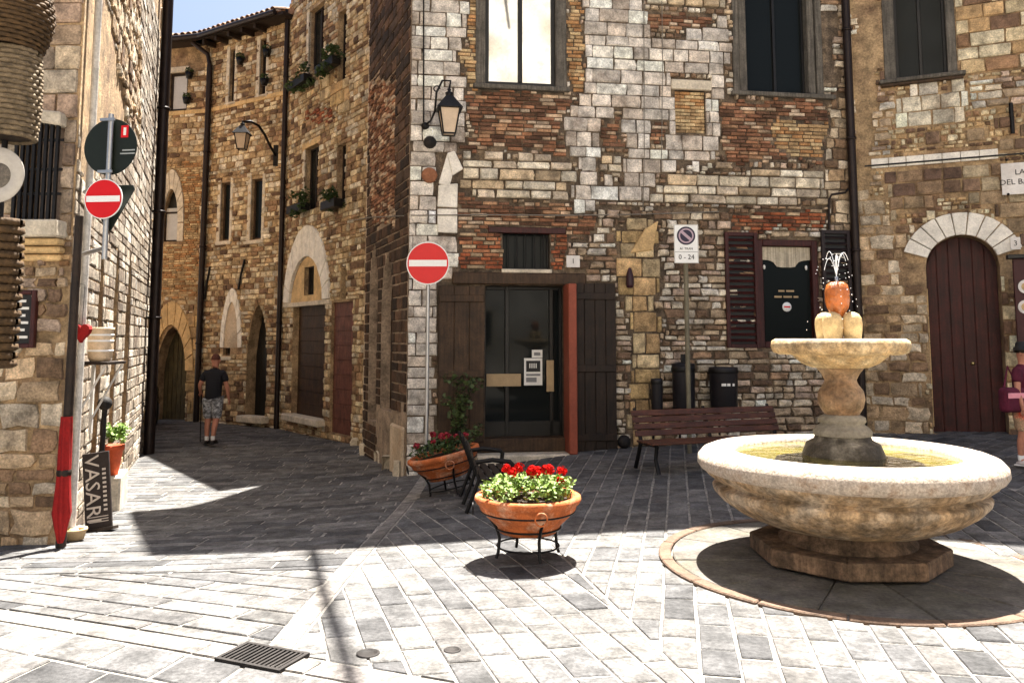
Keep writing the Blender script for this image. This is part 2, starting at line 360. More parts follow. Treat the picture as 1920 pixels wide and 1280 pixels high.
m_ochretrim = mat('ochre_arch_stone', (.62, .42, .2), var=.3, scale=5, bump=.5, bscale=30)
def building(name, label, cat, foot, z1, walls, roof_over=.35, roof_rise=.8, mortar=None, detailed=()):
    """foot: plan corners; walls: dict edge->Wall are detailed; the other edges become plain walls."""
    root = empty(name, (foot[0][0], foot[0][1], g(*foot[0])), label, cat)
    q = M()
    for i, p in enumerate(foot):
        if i in detailed: continue
        r = foot[(i+1) % len(foot)]
        q.add([(p[0], p[1], -1.2), (r[0], r[1], -1.2), (r[0], r[1], z1), (p[0], p[1], z1)], [(0, 1, 2, 3)])
    for W in walls: W.backing(q)
    q.obj('wall', mortar or m_mortar, root)
    c = Vector((sum(p[0] for p in foot)/len(foot), sum(p[1] for p in foot)/len(foot), 0))
    rf = M(); n = len(foot); ov = []
    for p in foot:
        d = (Vector((p[0], p[1], 0))-c); ov.append(Vector((p[0], p[1], 0))+d.normalized()*roof_over)
    if name == 'stone_house': ov[4] = Vector((foot[4][0]-.42, foot[4][1]+.02, 0)); ov[0] = Vector((foot[0][0]-.05, foot[0][1]-.2, 0)); ov[1] = Vector((foot[1][0]+.1, foot[1][1]-1.2, 0))  # unseen eave corners, placed to shape the roof's shadow on the paving
    vs = [(p.x, p.y, z1) for p in ov]+[(p.x, p.y, z1+.16) for p in ov]+[(c.x, c.y, z1+roof_rise), (c.x, c.y, z1)]
    fs = [(i, (i+1) % n, (i+1) % n+n, i+n) for i in range(n)]+[(i+n, (i+1) % n+n, 2*n) for i in range(n)]+[((i+1) % n, i, 2*n+1) for i in range(n)]
    rf.add(vs, fs, None, (.4, .22, .12)); rf.obj('roof', m_tile, root)
    return root
def rframe(q, T, a, b, c, d, w, y0, y1, bot=None):
    bt = w if bot is None else bot
    q.box(a, a+w, y0, y1, c, d, T); q.box(b-w, b, y0, y1, c, d, T); q.box(a+w, b-w, y0, y1, d-w, d, T)
    if bt: q.box(a+w, b-w, y0, y1, c, c+bt, T)
    return q
def window(W, root, r, fm, gm, fw=.07, y=.12, mull=1, bars=0, name='window'):
    a, b, c, d = r; T = W.T
    o = rframe(M(), T, a, b, c, d, fw, y, y+.07)
    for i in range(mull):
        x = a+(b-a)*(i+1)/(mull+1); o.box(x-fw*.55, x+fw*.55, y-.01, y+.06, c+fw, d-fw, T)
    for i in range(bars):
        z = c+(d-c)*(i+1)/(bars+1); o.box(a+fw, b-fw, y+.005, y+.055, z-.015, z+.015, T)
    w = o.obj(name, fm, root, bevel=.006)
    n = mull+1
    for i in range(n):
        x0 = a+(b-a)*i/n+fw*.6; x1 = a+(b-a)*(i+1)/n-fw*.6
        M().box(x0, x1, y+.03, y+.04, c+fw*.8, d-fw*.8, T).obj('pane', gm, w)
    return w
def planks(W, root, r, m, n, y0=-.04, y1=0, name='plank', arch=None, rails=0, leafname='door', label=None, horiz=False):
    a, b, c, d = r; T = W.T; bk = M()
    if arch: bk.prism(arch, y0+.02, y1, T)
    else: bk.box(a, b, y0+.02, y1, c, d, T)
    door = fixn(bk.obj(leafname, m, root, label=label))
    for i in range(n):
        q = M()
        if horiz: z0 = c+(d-c)*i/n; z1 = c+(d-c)*(i+1)/n; q.box(a, b, y0, y0+.02, z0+.004, z1-.004, T)
        else:
            x0 = a+(b-a)*i/n+.005; x1 = a+(b-a)*(i+1)/n-.005; top = d; tp2 = d
            if arch:
                def top_at(x):
                    ys = [p[1]+(x-p[0])*(p2[1]-p[1])/(p2[0]-p[0]) for p, p2 in zip(arch, arch[1:]+arch[:1]) if (p[0]-x)*(p2[0]-x) <= 0 and p[0] != p2[0]]
                    return max(ys) if ys else c+.1
                top = top_at(x0); tp2 = top_at(x1)
            q.prism([(x0, c), (x1, c), (x1, tp2), (x0, top)], y0, y0+.02, T)
        fixn(q.obj(name, m, door, bevel=.004))
    for i in range(rails):
        z = c+(d-c)*(i+.5)/rails
        M().box(a+.02, b-.02, y0-.025, y0, z-.05, z+.05, T).obj('rail', m, door, bevel=.004)
    return door
def voussoirs(W, root, cx, spring, r_in, r_out, n, m, kind='round', y0=-.05, y1=.02, a0=0, a1=math.pi, squash=1, hgt=None, hout=None):
    for i in range(n):
        t0 = a0+(a1-a0)*i/n+.01; t1 = a0+(a1-a0)*(i+1)/n-.01
        def P(t, r, H):
            if kind == 'round': return (cx-r*math.cos(t), spring+r*squash*math.sin(t))
            x = t/math.pi; s_ = -1 if x < .5 else 1; k = 1-abs(x-.5)*2        # pointed
            return (cx+s_*r*math.cos(k*math.pi/2)**.85, spring+H*(math.sin(k*math.pi/2)*(.82+.18*k)))
        tm = (t0+t1)/2
        poly = [P(t0, r_in, hgt), P(tm, r_in, hgt), P(t1, r_in, hgt), P(t1, r_out, hout), P(tm, r_out, hout), P(t0, r_out, hout)]
        q = M().prism(poly, y0-random.uniform(0, .01), y1, W.T)
        fixn(q.obj('arch_stone', m, root, bevel=.008))
def pointed_poly(a, b, c, d, rise):
    return Wall.hole(type('x', (), {'z0': -9, 'holes': []})(), (a, b, c, d), 'pointed', rise)['poly']
def pipe(root, pts, r=.05, m=None, name='drainpipe', brackets=()):
    o = M().tube(pts, r, 12).obj(name, m or m_pipe, root)
    for z in brackets:
        p0, p1 = Vector(pts[0]), Vector(pts[-1]); k = (z-p0.z)/(p1.z-p0.z); p = p0.lerp(p1, k)
        M().lathe([(r*1.0, -.02), (r*1.25, -.02), (r*1.25, .02), (r*1.0, .02)], 12, tr(p)).obj('bracket', m or m_pipe, o)
    return o
# ================================================================== A: the stone house in the middle
ZA = 11.3
A1, A2, A5, A4, A3 = (-1.52, 11.7), (5.44, 12.7), (5.9, 19.5), (-1.0, 15.6), (-2.65, 14.5)
WA = Wall(A1, A2, -1.2, ZA); WS = Wall(A3, A1, -1.2, ZA)
gA = g(.2, 12)
w1 = WA.rect(892, -160, 1061, 163); w2 = WA.rect(1370, -160, 1536, 176)
tr1 = WA.rect(942, 432, 1031, 505); dr = WA.rect(909, 535, 1062, 838); wr = WA.rect(1420, 450, 1535, 652); ni = WA.rect(1266, 170, 1322, 250)
for r in (w1, w2): WA.hole(r, depth=.22)
WA.hole(tr1, depth=.2); WA.hole(dr, depth=.45); WA.hole(wr, depth=.3); WA.hole(ni, depth=.07)
WA.blocks = [[WA.st(*p) for p in [(820, 530), (1152, 530), (1152, 850), (820, 850)]], [WA.st(*p) for p in [(848, 510), (1098, 510), (1098, 534), (848, 534)]],
 [WA.st(*p) for p in [(915, 426), (1060, 426), (1060, 438), (915, 438)]], [WA.st(*p) for p in [(1257, 152), (1332, 152), (1332, 170), (1257, 170)]], [WA.st(*p) for p in [(820, 292), (850, 285), (868, 320), (860, 345), (857, 440), (820, 440), (818, 350)]]]
WA.region('ochre', [(1155, 410), (1235, 410), (1240, 900), (1140, 900)])
WA.region('rubble', [(1140, 560), (1180, 560), (1180, 900), (1140, 900)])
WA.region('brick', [(862, 170), (1070, 170), (1075, 300), (862, 300)])
WA.region('cream', [(862, 285), (1010, 280), (1065, 292), (1080, 330), (1085, 395), (1010, 370), (862, 380)])
WA.region('brick', [(855, 365), (1090, 385), (1120, 400), (1110, 440), (1060, 440), (1060, 520), (850, 525)])
WA.region('redbrick', [(855, 440), (945, 430), (945, 515), (850, 515)]); WA.region('redbrick', [(1030, 430), (1065, 440), (1060, 500), (1030, 500)])
WA.region('tanbrick', [(865, -80), (895, -80), (895, 170), (868, 170)]); WA.region('tanbrick', [(1058, -80), (1088, -80), (1086, 180), (1060, 180)])
WA.region('ashlar', [(740, -80), (868, -80), (868, 180), (880, 200), (876, 250), (860, 280), (822, 300), (818, 350), (858, 350), (858, 530), (822, 530), (822, 920), (740, 920)])
WA.region('ashlar', [(1083, -80), (1368, -80), (1362, 210), (1350, 250), (1340, 300), (1305, 330), (1250, 350), (1200, 385), (1150, 398), (1065, 398), (1085, 330), (1068, 300), (1065, 262), (1045, 262), (1060, 200), (1085, 180)])
WA.region('cream', [(1213, -80), (1368, -80), (1368, 22), (1213, 22)]); WA.region('brick', [(1213, 28), (1290, 22), (1330, 30), (1345, 52), (1215, 60)])
WA.region('brick', [(1125, 225), (1165, 225), (1170, 262), (1172, 345), (1118, 335)]); WA.region('cream', [(1118, 275), (1172, 275), (1172, 345), (1118, 335)])
WA.region('brick', [(1228, 228), (1252, 228), (1250, 268), (1230, 268)])
WA.region('brick', [(1362, 185), (1545, 185), (1545, 305), (1365, 310), (1350, 280)]); WA.region('tanbrick', [(1450, 230), (1548, 230), (1548, 300), (1470, 300)])
WA.region('redbrick', [(1360, 403), (1545, 397), (1555, 430), (1360, 436)])
WA.region('cream', [(1240, 325), (1560, 312), (1560, 390), (1200, 398)])
WA.region('weath', [(1550, 185), (1640, 185), (1640, 900), (1596, 900), (1596, 430), (1555, 430)])
WA.region('plaster', [(1536, 30), (1570, 30), (1570, 150), (1540, 150)])
WS.region('brick', [(690, 150), (742, 150), (742, 420), (700, 420)])
ZS = -.4
def sidearch(u0, u1, v0, v1, rise):
    r = WS.rect(u0, v0, u1, v1); return WS.hole(r, 'pointed', rise, depth=.16)
sidearch(715, 736, 478, 770, .8); sidearch(692, 708, 462, 790, .8)
WS.region('plaster', [(708, 770), (768, 770), (768, 930), (700, 930)])
house = building('stone_house', 'pale patchwork stone and brick corner house with open wooden doors behind the bench', 'house', [A1, A2, A5, A4, A3], ZA, [WA], detailed=(0, 4), roof_over=.0, mortar=m_mortar)
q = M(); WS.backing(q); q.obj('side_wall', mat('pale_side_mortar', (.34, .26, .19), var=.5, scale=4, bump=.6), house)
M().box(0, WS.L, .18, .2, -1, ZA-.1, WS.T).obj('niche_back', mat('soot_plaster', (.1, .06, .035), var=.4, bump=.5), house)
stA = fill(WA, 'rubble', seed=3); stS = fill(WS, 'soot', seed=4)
# plaster base and pale joints of the dark side wall
place_stones([(WA, stA)], house, 300)
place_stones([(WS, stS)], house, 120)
TA = WA.T
# window one: grey reveal boards, dark frame, two reflecting panes
a, b, c, d = w1
q = M().box(a, a+.15, -.03, .2, c, d, TA); q.obj('shutter_board', m_gwood, house, bevel=.01)
M().box(b-.17, b, -.03, .2, c, d, TA).obj('shutter_board', m_gwood, house, bevel=.01)
window(WA, house, (a+.15, b-.17, c+.02, d), m_blackw, m_mirror, .06, .04, 1)
M().box(a-.04, b+.04, -.1, .1, c-.07, c, TA).obj('window_sill', m_gwood, house, bevel=.01)
a, b, c, d = w2
for x0, x1 in ((a, a+.1), (a+.11, a+.24), (b-.24, b-.12), (b-.11, b)):
    M().box(x0, x1, -.05+.03*(x0 > a+.05 and x1 < b-.05), .15, c, d, TA).obj('shutter_board', m_gwood, house, bevel=.01)
window(WA, house, (a+.24, b-.24, c, d), m_blackw, m_glass, .04, .1, 1)
M().box(a-.05, b+.18, -.1, .08, c-.07, c, TA).obj('window_sill', m_gwood, house, bevel=.01)
# transom with iron grille
a, b, c, d = tr1
wt = window(WA, house, (a, b, c, d), m_blackw, m_glass, .03, .12, 0, 0, 'transom_window')
for i in range(5):
    x = a+(b-a)*(i+.7)/5.4; M().tube([(x, .04, c), (x, .04, d)], .008, 6, TA).obj('bar', m_iron, wt)
r = WA.rect(915, 427, 1060, 438); M().box(r[0], r[1], -.04, .1, r[2], r[3], TA).obj('lintel', m_redwood, house, bevel=.008)
r = WA.rect(940, 505, 1034, 512); M().box(r[0], r[1], -.05, .1, r[2], r[3], TA).obj('window_sill', m_stonetrim, house, bevel=.008)
r = WA.rect(848, 512, 1097, 534); M().box(r[0], r[1], -.07, .2, r[2], r[3], TA).obj('door_lintel', m_brwood, house, bevel=.015)
# blocked niche
a, b, c, d = ni
r = WA.rect(1257, 152, 1332, 170); M().box(r[0], r[1], -.06, .06, r[2], r[3], TA).obj('niche_lintel', m_stonetrim, house, bevel=.01)
z = c+.01; i = 0
while z < d-.03:
    x = a-(i % 2)*.08
    while x < b:
        x0 = max(a, x)+.004; x1 = min(b, x+.17)-.004
        if x1-x0 > .03:
            o = M().box(x0, x1, .03-random.uniform(0, .015), .09, z, z+.045, TA).obj('niche_brick', mo_stone, house, bevel=.004); o.color = (*random.choice(STY['tanbrick']['pal']), 1)
        x += .17
    z += .056; i += 1
# remains of an arch: curved pale stones
for (u0, v0), (u1, v1), (u2, v2), (u3, v3) in [((838, 288), (852, 284), (868, 318), (848, 330)), ((838, 290), (848, 331), (842, 352), (822, 345)), ((822, 348), (858, 345), (857, 390), (820, 388)), ((820, 392), (857, 393), (857, 438), (820, 436))]:
    fixn(M().prism([WA.st(*p) for p in [(u0, v0), (u1, v1), (u2, v2), (u3, v3)]], -.05, .01, TA).obj('arch_stone', m_whitetrim, house, bevel=.01))
# oval dark hollow and sloping ochre slab, iron ring under the number
p = WA.st(805, 330); M().lathe([(.001, 0), (.1, 0), (.12, .02), (.1, .03), (.001, .03)], 14, TA @ tr(p[0], -.03, p[1]) @ rot('X', R(90))).obj('brick_rosette', mat('dark_brick', (.24, .1, .05)), house)
fixn(M().prism([WA.st(*p) for p in [(1180, 475), (1208, 430), (1232, 415), (1222, 470)]], -.07, .01, TA).obj('slanting_slab', m_ochretrim, house, bevel=.012))
# doorway: glazed dark door, steps, open leaves, orange post
a, b, c, d = dr
zf = WA.st(985, 838)[1]
q = rframe(M(), TA, a, b, zf, d, .05, .3, .36); xm = WA.st(957, 700)[0]
q.box(xm-.04, xm+.02, .29, .36, zf, d, TA); q.box(b-.2, b-.14, .3, .36, zf, d, TA); q.box(a, b, .3, .36, zf, zf+.35, TA)
dd = q.obj('glazed_door', m_blackw, house, bevel=.006)
M().box(a+.04, b-.04, .335, .345, zf+.3, d-.03, TA).obj('pane', m_glass, dd)
def poster(u0, v0, u1, v1, m, out=.27, name='notice', par=None):
    r = WA.rect(u0, v0, u1, v1); return M().box(r[0], r[1], out, out+.006, r[2], r[3], TA).obj(name, m, par or house)
poster(916, 702, 982, 726, m_cardboard); poster(988, 672, 1023, 724, m_paper); poster(1003, 656, 1023, 671, m_paper); poster(1031, 676, 1045, 736, m_cardboard)
poster(992, 677, 1019, 698, m_black, .266, 'printed_panel'); poster(992, 702, 1019, 706, mat('grey_print', (.2, .2, .2), var=0, bump=0), .266, 'printed_panel'); poster(992, 709, 1012, 718, MATS['grey_print'], .266, 'printed_panel')
for u in range(998, 1013, 4): poster(u, 682, u+2, 691, m_paper, .262, 'printed_panel')
poster(1007, 661, 1019, 667, MATS['grey_print'], .266, 'printed_panel')
st0 = M().box(a-.02, b+.0, -.03, .3, zf-.06, zf+.13, TA).obj('wooden_step', m_brwood, house, bevel=.012)
M().box(a-.15, b+.06, -.3, .25, zf-.5, zf-.07, TA).obj('stone_step', m_stonetrim, house, bevel=.02)
r = WA.rect(821, 537, 907, 846)
lf = planks(WA, house, r, m_brwood, 3, -.11, -.05, leafname='door_leaf'); 
for v in (560, 700, 820):
    z = WA.st(860, v)[1]; M().box(r[0]+.01, r[1]-.01, -.14, -.11, z-.05, z+.05, TA).obj('rail', m_brwood, lf, bevel=.006)
r = WA.rect(1073, 532, 1152, 844); lf = planks(WA, house, r, m_dkwood, 4, -.12, -.06, leafname='door_leaf')
for v in (556, 690, 818):
    z = WA.st(1110, v)[1]; M().box(r[0]+.01, r[1]-.01, -.15, -.12, z-.05, z+.05, TA).obj('rail', m_dkwood, lf, bevel=.006)
r = WA.rect(1058, 534, 1073, 846); M().box(r[0], r[1], -.34, .05, r[2], r[3], TA).obj('door_post', m_orange, house, bevel=.012)
# right window: red frame, curtain, louvred shutters
a, b, c, d = wr
q = rframe(M(), TA, a, b, c, d, .1, -.02, .1); wf = q.obj('shop_window', m_redwood, house, bevel=.01)
M().box(a+.08, b-.08, .07, .08, c+.05, d-.05, TA).obj('pane', m_glass, wf)
pts = []; x0, x1 = a+.1, b-.1; zt = d-.11
for i in range(17):
    k = i/16; x = x0+(x1-x0)*k; pts.append((x, zt-.2-.06*abs(math.sin(k*2*math.pi))*(1 if .25 < k < .75 else .2)-.12*max(0, 1-abs(k-.5)*3)))
M().prism([(x0, zt), (x1, zt)]+pts[::-1], .045, .05, TA).obj('curtain', m_curtain, wf)
for x in (x0+.05, x1-.07): M().ball((x, .05, zt-.32), .022, 8, TA, sz=1.8).obj('tassel', m_paper, wf)
cx = (x0+x1)/2
for v, ws in ((545, (-.13, -.03, .0, .13)), (556, (-.2, -.08, -.05, .09, .12, .2))):
    z = WA.st(1475, v)[1]
    for x_, x2 in zip(ws[::2], ws[1::2]): M().box(cx+x_, cx+x2, .058, .062, z-.014, z+.014, TA).obj('lettering_line', MATS['kraft_paper'], wf)
zb = WA.st(1473, 575)[1]
M().lathe([(.001, 0), (.075, 0), (.075, .008), (.001, .008)], 20, TA @ tr(cx, .06, zb) @ rot('X', R(90))).obj('round_sticker', m_white, wf)
M().box(cx-.05, cx+.05, .044, .05, zb-.012, zb+.012, TA).obj('sticker_band', m_red, wf)
def shutter(u0, v0, u1, v1, m, slats=18):
    r = WA.rect(u0, v0, u1, v1); a, b, c, d = r
    s = rframe(M(), TA, a, b, c, d, .06, -.1, -.05).obj('louvred_shutter', m, house, bevel=.006)
    M().box(a+.03, b-.03, -.06, -.055, c+.03, d-.03, TA).obj('backing_board', m_blackw, s)
    for i in range(slats):
        z = c+.07+(d-c-.14)*(i+.5)/slats
        M().box(-(b-a)/2+.055, (b-a)/2-.055, -.03, .03, -.006, .006, TA @ tr((a+b)/2, -.08, z) @ rot('X', R(35))).obj('slat', m, s)
shutter(1357, 437, 1418, 652, m_redwood); shutter(1538, 433, 1592, 650, mat('black_shutter_paint', (.02, .012, .012), rough=.5, var=.2, bump=.1))
# drainpipe at the right corner, cables
s0 = WA.st(1580, 0); s1 = WA.st(1612, 790)
pb = WA.pt(WA.L-.02, -.2, .12); pt_ = WA.pt(WA.L-.02, 9.5, .12)
pipe(house, [pb, pt_], .065, brackets=(1.2, 3, 4.8, 6.6))
M().tube([WA.pt(WA.st(1586, 355)[0], WA.st(1586, 355)[1], .06), WA.pt(WA.st(1582, 362)[0], WA.st(1582, 362)[1], .05), WA.pt(WA.st(1556, 366)[0], WA.st(1556, 366)[1], .05), WA.pt(WA.st(1551, 376)[0], WA.st(1551, 376)[1], .05), WA.pt(WA.st(1551, 430)[0], WA.st(1551, 430)[1], .05)], .018, 8).obj('branch_pipe', m_pipe, house)
def wire(W, pix, r=.008, out=.06, m=None): return M().tube([W.pt(*W.st(*p), out) for p in pix], r, 6).obj('wire', m or m_iron, house)
wire(WA, [(770, 405), (900, 404), (1060, 405), (1200, 403), (1345, 398)], .009, m=mat('grey_cable', (.2, .18, .15)))
wire(WA, [(794, -60), (794, 232)], .012); wire(WA, [(1205, -60), (1206, 300), (1203, 400)], .006, m=MATS['grey_cable'])
wire(WA, [(1238, -60), (1240, 120), (1238, 320)], .006, m=MATS['grey_cable'])
wire(WS, [(660, 415), (700, 408), (764, 405)], .009, m=MATS['grey_cable'])
# corner protection stones at the foot of the dark side wall
for k, (u, v, s_) in enumerate([(668, 835, .16), (690, 852, .2), (712, 866, .17), (735, 880, .2), (755, 890, .22)]):
    p = gh(u, v); V, F = unit_stone(k+50, .16, .2)
    M().add(V, F, tr(p.x, p.y, p.z+s_*.4) @ rot('Z', k) @ tr(0, s_*.4, 0) @ Matrix.Diagonal((s_*1.5, s_*.8, s_*1.3, 1))).obj('foot_stone', m_stonetrim, house)
M().box(WS.L-.75, WS.L-.02, -.07, 0, -1, WS.st(735, 790)[1], WS.T).obj('plaster_base', m_plaster, house, bevel=.03)
# ================================================================== D: building with the round arched portal
D1 = (5.44, 12.7); D2 = (10.92, 10.24)
ZD = 14.8
WD = Wall(D1, D2, -1.0, ZD)
w3 = WD.rect(1652, -150, 1788, 146)
WD.hole(w3, depth=.25)
ar = WD.rect(1742, 440, 1882, 815); acx = (ar[0]+ar[1])/2; aw = ar[1]-ar[0]
WD.hole(ar, 'round', depth=.45)
spr = ar[3]-aw/2
vo = [( acx-(aw/2+.36)*math.cos(t), spr-.1+(aw/2+.42)*math.sin(t)) for t in [math.pi*i/14 for i in range(15)]]
WD.blocks = [vo, [WD.st(*p) for p in [(1600, 305), (1872, 276), (1872, 300), (1600, 322)]]]
WD.region('rubble', [(1570, -80), (1655, -80), (1655, 330), (1640, 420), (1590, 480), (1570, 480)])
WD.region('plaster', [(1600, -80), (1650, -80), (1650, 60), (1630, 330), (1600, 400)])
WD.region('weath', [(1590, 330), (1700, 400), (1745, 560), (1745, 870), (1590, 870)])
WD.region('rubble', [(1640, 170), (1720, 150), (1990, 130), (1990, 230), (1690, 180), (1680, 330), (1640, 330)])
WD.region('white', [(1680, 165), (1815, 150), (1815, 225), (1850, 225), (1850, 238), (1676, 255)])
WD.region('dkblocks', [(1676, 256), (1990, 225), (1990, 272), (1676, 294)])
WD.region('dkblocks', [(1650, 322), (1880, 300), (1990, 330), (1990, 620), (1890, 560), (1860, 400), (1760, 380), (1680, 420)])
arch_house = building('portal_house', 'brown and cream block house with white round arched portal beside the drainpipe', 'house', [D1, D2, (13, 18), (6.1, 19.5)], ZD, [WD], detailed=(0,), mortar=m_mortar_lt)
place_stones([(WD, fill(WD, 'blocks', seed=9))], arch_house, 300)
TD = WD.T
a, b, c, d = w3
for x0, x1, y in ((a, a+.17, -.02), (b-.13, b, -.02)): M().box(x0, x1, y, .2, c, d, TD).obj('shutter_board', m_gwood, arch_house, bevel=.01)
window(WD, arch_house, (a+.17, b-.13, c, d), m_blackw, m_glass, .045, .1, 1)
M().box(a-.08, b+.1, -.13, .05, c-.06, c, TD).obj('window_sill', m_gwood, arch_house, bevel=.01)
M().box(a-.05, b+.07, -.09, .05, c-.11, c-.062, TD).obj('window_sill', m_brwood, arch_house, bevel=.01)
voussoirs(WD, arch_house, acx, spr, aw/2+.0, aw/2+.34, 9, m_whitetrim, a0=R(18), a1=R(162), y0=-.05)
# arch jamb and door of vertical planks
apoly = WD.holes[-1]['poly']
pd = planks(WD, arch_house, (ar[0], ar[1], ar[2], ar[3]), m_portal, 6, .3, .36, leafname='arched_door', arch=[(x, z) for x, z in apoly])
M().ball((acx+.1, .27, WD.st(1825, 682)[1]), .03, 10, TD).obj('handle', mat('brass', (.6, .45, .2), metal=1, rough=.3, var=.1, bump=0), pd)
for i in range(5):
    M().box(ar[0]-.003+(.0 if 0 else 0), ar[0]+.012, .02, .3, ar[2]+.1+i*.42, ar[2]+.1+i*.42+.41, TD).obj('jamb_stone', m_ochretrim, arch_house, bevel=.004)
# projecting white string course
r0 = WD.st(1634, 311); r1 = WD.st(1872, 289); k = 7
for i in range(k):
    x0 = r0[0]+(r1[0]-r0[0])*i/k; x1 = r0[0]+(r1[0]-r0[0])*(i+1)/k-.008
    M().box(x0, x1, -.04, .0, r0[1]-.05, r0[1]+.1, TD).obj('string_course_stone', m_whitetrim, arch_house, bevel=.006)
M().box(r0[0]-.1, WD.L-2, -.055, -.04, r0[1]-.02, r0[1]+.005, TD).obj('cable', m_iron, arch_house)
M().tube([WD.pt(*WD.st(1894, 195), .05), WD.pt(*WD.st(1898, 252), .05)], .03, 8).obj('iron_bar', m_iron, arch_house)
# ================================================================== B: alley house with the white pointed arch
B1, B0 = (-2.72, 15.46), (-5.5, 19.2); ZB = 9.9
WB = Wall(B0, B1, -1.2, ZB)
hb1 = WB.rect(580, 12, 608, 128); hb2 = WB.rect(572, 275, 597, 392); hb3 = WB.rect(572, 500, 590, 553)
hd1 = WB.rect(548, 568, 609, 785); hd2 = WB.rect(620, 566, 661, 815); hb4 = WB.rect(640, 503, 650, 560); hb5 = WB.rect(634, 20, 650, 150); hb6 = WB.rect(632, 270, 648, 380)
for h in (hb1, hb2, hb3, hd1, hd2, hb4, hb5, hb6): WB.hole(h, depth=.3)
pa = WB.rect(548, 480, 611, 565); po = WB.rect(538, 422, 622, 565); WB.blocks = [pointed_poly(po[0], po[1], po[2]-.05, po[3], po[3]-po[2])]
WB.region('ochre', [(600, 140), (655, 140), (655, 215), (600, 215)]); WB.region('redbrick', [(572, 205), (625, 200), (625, 228), (572, 232)])
alley_house = building('alley_house', 'tall tan stone house in the alley with white pointed arch above dark wooden doors', 'house', [B1, (-.5, 17.2), (-2.5, 25), B0], ZB, [WB], detailed=(3,), roof_over=0, roof_rise=.1, mortar=m_mortar_lt)
place_stones([(WB, fill(WB, 'far', seed=12, umin=500))], alley_house, 300)
TB = WB.T
for h, nm in ((hb1, 1), (hb2, 1), (hb4, 0), (hb5, 0), (hb6, 0)): window(WB, alley_house, h, m_dkwood, m_glass, .035, .12, nm)
for h in (hb1, hb2): M().box(h[0]-.12, h[0]-.0, -.03, .05, h[2], h[3], TB).obj('window_surround', m_stonetrim, alley_house, bevel=.01)
M().box(hb2[0]-.12, hb2[1]+.12, -.04, .04, hb2[3], hb2[3]+.14, TB).obj('window_lintel', m_ochretrim, alley_house, bevel=.01)
voussoirs(WB, alley_house, (po[0]+po[1])/2, po[2], (pa[1]-pa[0])/2, (po[1]-po[0])/2, 11, m_whitetrim, kind='pointed', hgt=pa[3]-pa[2], hout=po[3]-po[2], y0=-.07)
ty = pointed_poly(pa[0], pa[1], pa[2], pa[3], pa[3]-pa[2])
tq = M(); tris = tessellate_polygon([[Vector((x, z, 0)) for x, z in ty], [Vector((x, z, 0)) for x, z in [(hb3[0], hb3[2]), (hb3[1], hb3[2]), (hb3[1], hb3[3]), (hb3[0], hb3[3])]]])
tq.add([(x, -.02, z) for x, z in ty]+[(x, -.02, z) for x, z in [(hb3[0], hb3[2]), (hb3[1], hb3[2]), (hb3[1], hb3[3]), (hb3[0], hb3[3])]], [tuple(t) for t in tris], TB)
tq.obj('tympanum', m_ochretrim, alley_house)
window(WB, alley_house, hb3, m_dkwood, m_glass, .03, .08, 0)
M().box(po[0]-.05, po[1]+.05, -.06, .06, pa[2]-.1, pa[2]-.0, TB).obj('door_lintel', m_stonetrim, alley_house, bevel=.01)
planks(WB, alley_house, hd1, m_brwood, 9, .14, .2, horiz=True)
planks(WB, alley_house, hd2, mat('maroon_door_wood', (.15, .055, .035), rough=.6, var=.3, wave=(20, 20, 3)), 9, .06, .12, horiz=True)
M().box(hd1[0]-.1, hd1[1]+.1, -.2, .1, hd1[2]-.1, hd1[2]+.05, TB).obj('doorstep', m_stonetrim, alley_house, bevel=.02)
for x in (.06,): pipe(alley_house, [WB.pt(x, -.5, .1), WB.pt(x, ZB-.2, .1)], .06, brackets=(2, 5, 8))
M().box(WB.L-.16, WB.L, -.07, 0, -1, ZB-.3, TB).obj('corner_strip', m_plaster, alley_house, bevel=.01)
# ================================================================== C: curved row at the end of the alley
C1, C0, CL = (-5.5, 19.2), (-8.03, 20.8), (-13, 22.0); ZC = 9.55
WC = Wall(C0, C1, -1.3, ZC); WL = Wall(CL, C0, -1.3, ZC)
cw = [WC.rect(431, 93, 441, 190), WC.rect(488, 74, 500, 176), WC.rect(414, 342, 432, 450), WC.rect(471, 335, 492, 448), WC.rect(419, 618, 432, 666)]
for h in cw: WC.hole(h, depth=.25)
cd = WC.rect(463, 570, 501, 782); WC.hole(cd, 'pointed', 1.3, depth=.4)
ca = WC.rect(415, 540, 455, 700); WC.blocks = [pointed_poly(ca[0], ca[1], ca[3]-1.6, ca[3], 1.5)]
lw = WL.rect(318, 137, 352, 208); WL.hole(lw, depth=.2); lp = WL.rect(307, 355, 335, 453); WL.hole(lp, 'pointed', .9, depth=.3)
ld = WL.rect(291, 612, 350, 792); WL.hole(ld, 'pointed', 1.25, depth=.5)
lo = WL.rect(278, 575, 366, 700); lpo = WL.rect(297, 318, 347, 455)
WL.blocks = [pointed_poly(lo[0], lo[1], lo[2], lo[3], 1.5), pointed_poly(lpo[0], lpo[1], lpo[2], lpo[3], 1.3)]
WL.region('tanbrick', [(290, 300), (378, 300), (372, 560), (290, 560)]); WL.region('ochre', [(330, 600), (380, 560), (380, 800), (350, 800)])
WL.region('plaster', [(318, 60), (380, 60), (380, 130), (318, 135)])
WC.region('far', [(380, 60), (540, 0), (540, 800), (380, 800)])
row_house = building('row_house', 'ochre stone row house under a clay tile eave at the end of the alley', 'house', [C1, (-3, 27), (-12, 30), CL, C0], ZC, [WC, WL], detailed=(4, 3), roof_over=.3, roof_rise=.3, mortar=m_mortar_lt)
place_stones([(WC, fill(WC, 'far', seed=15, umin=380)), (WL, fill(WL, 'far', seed=16, umin=270))], row_house, 300)
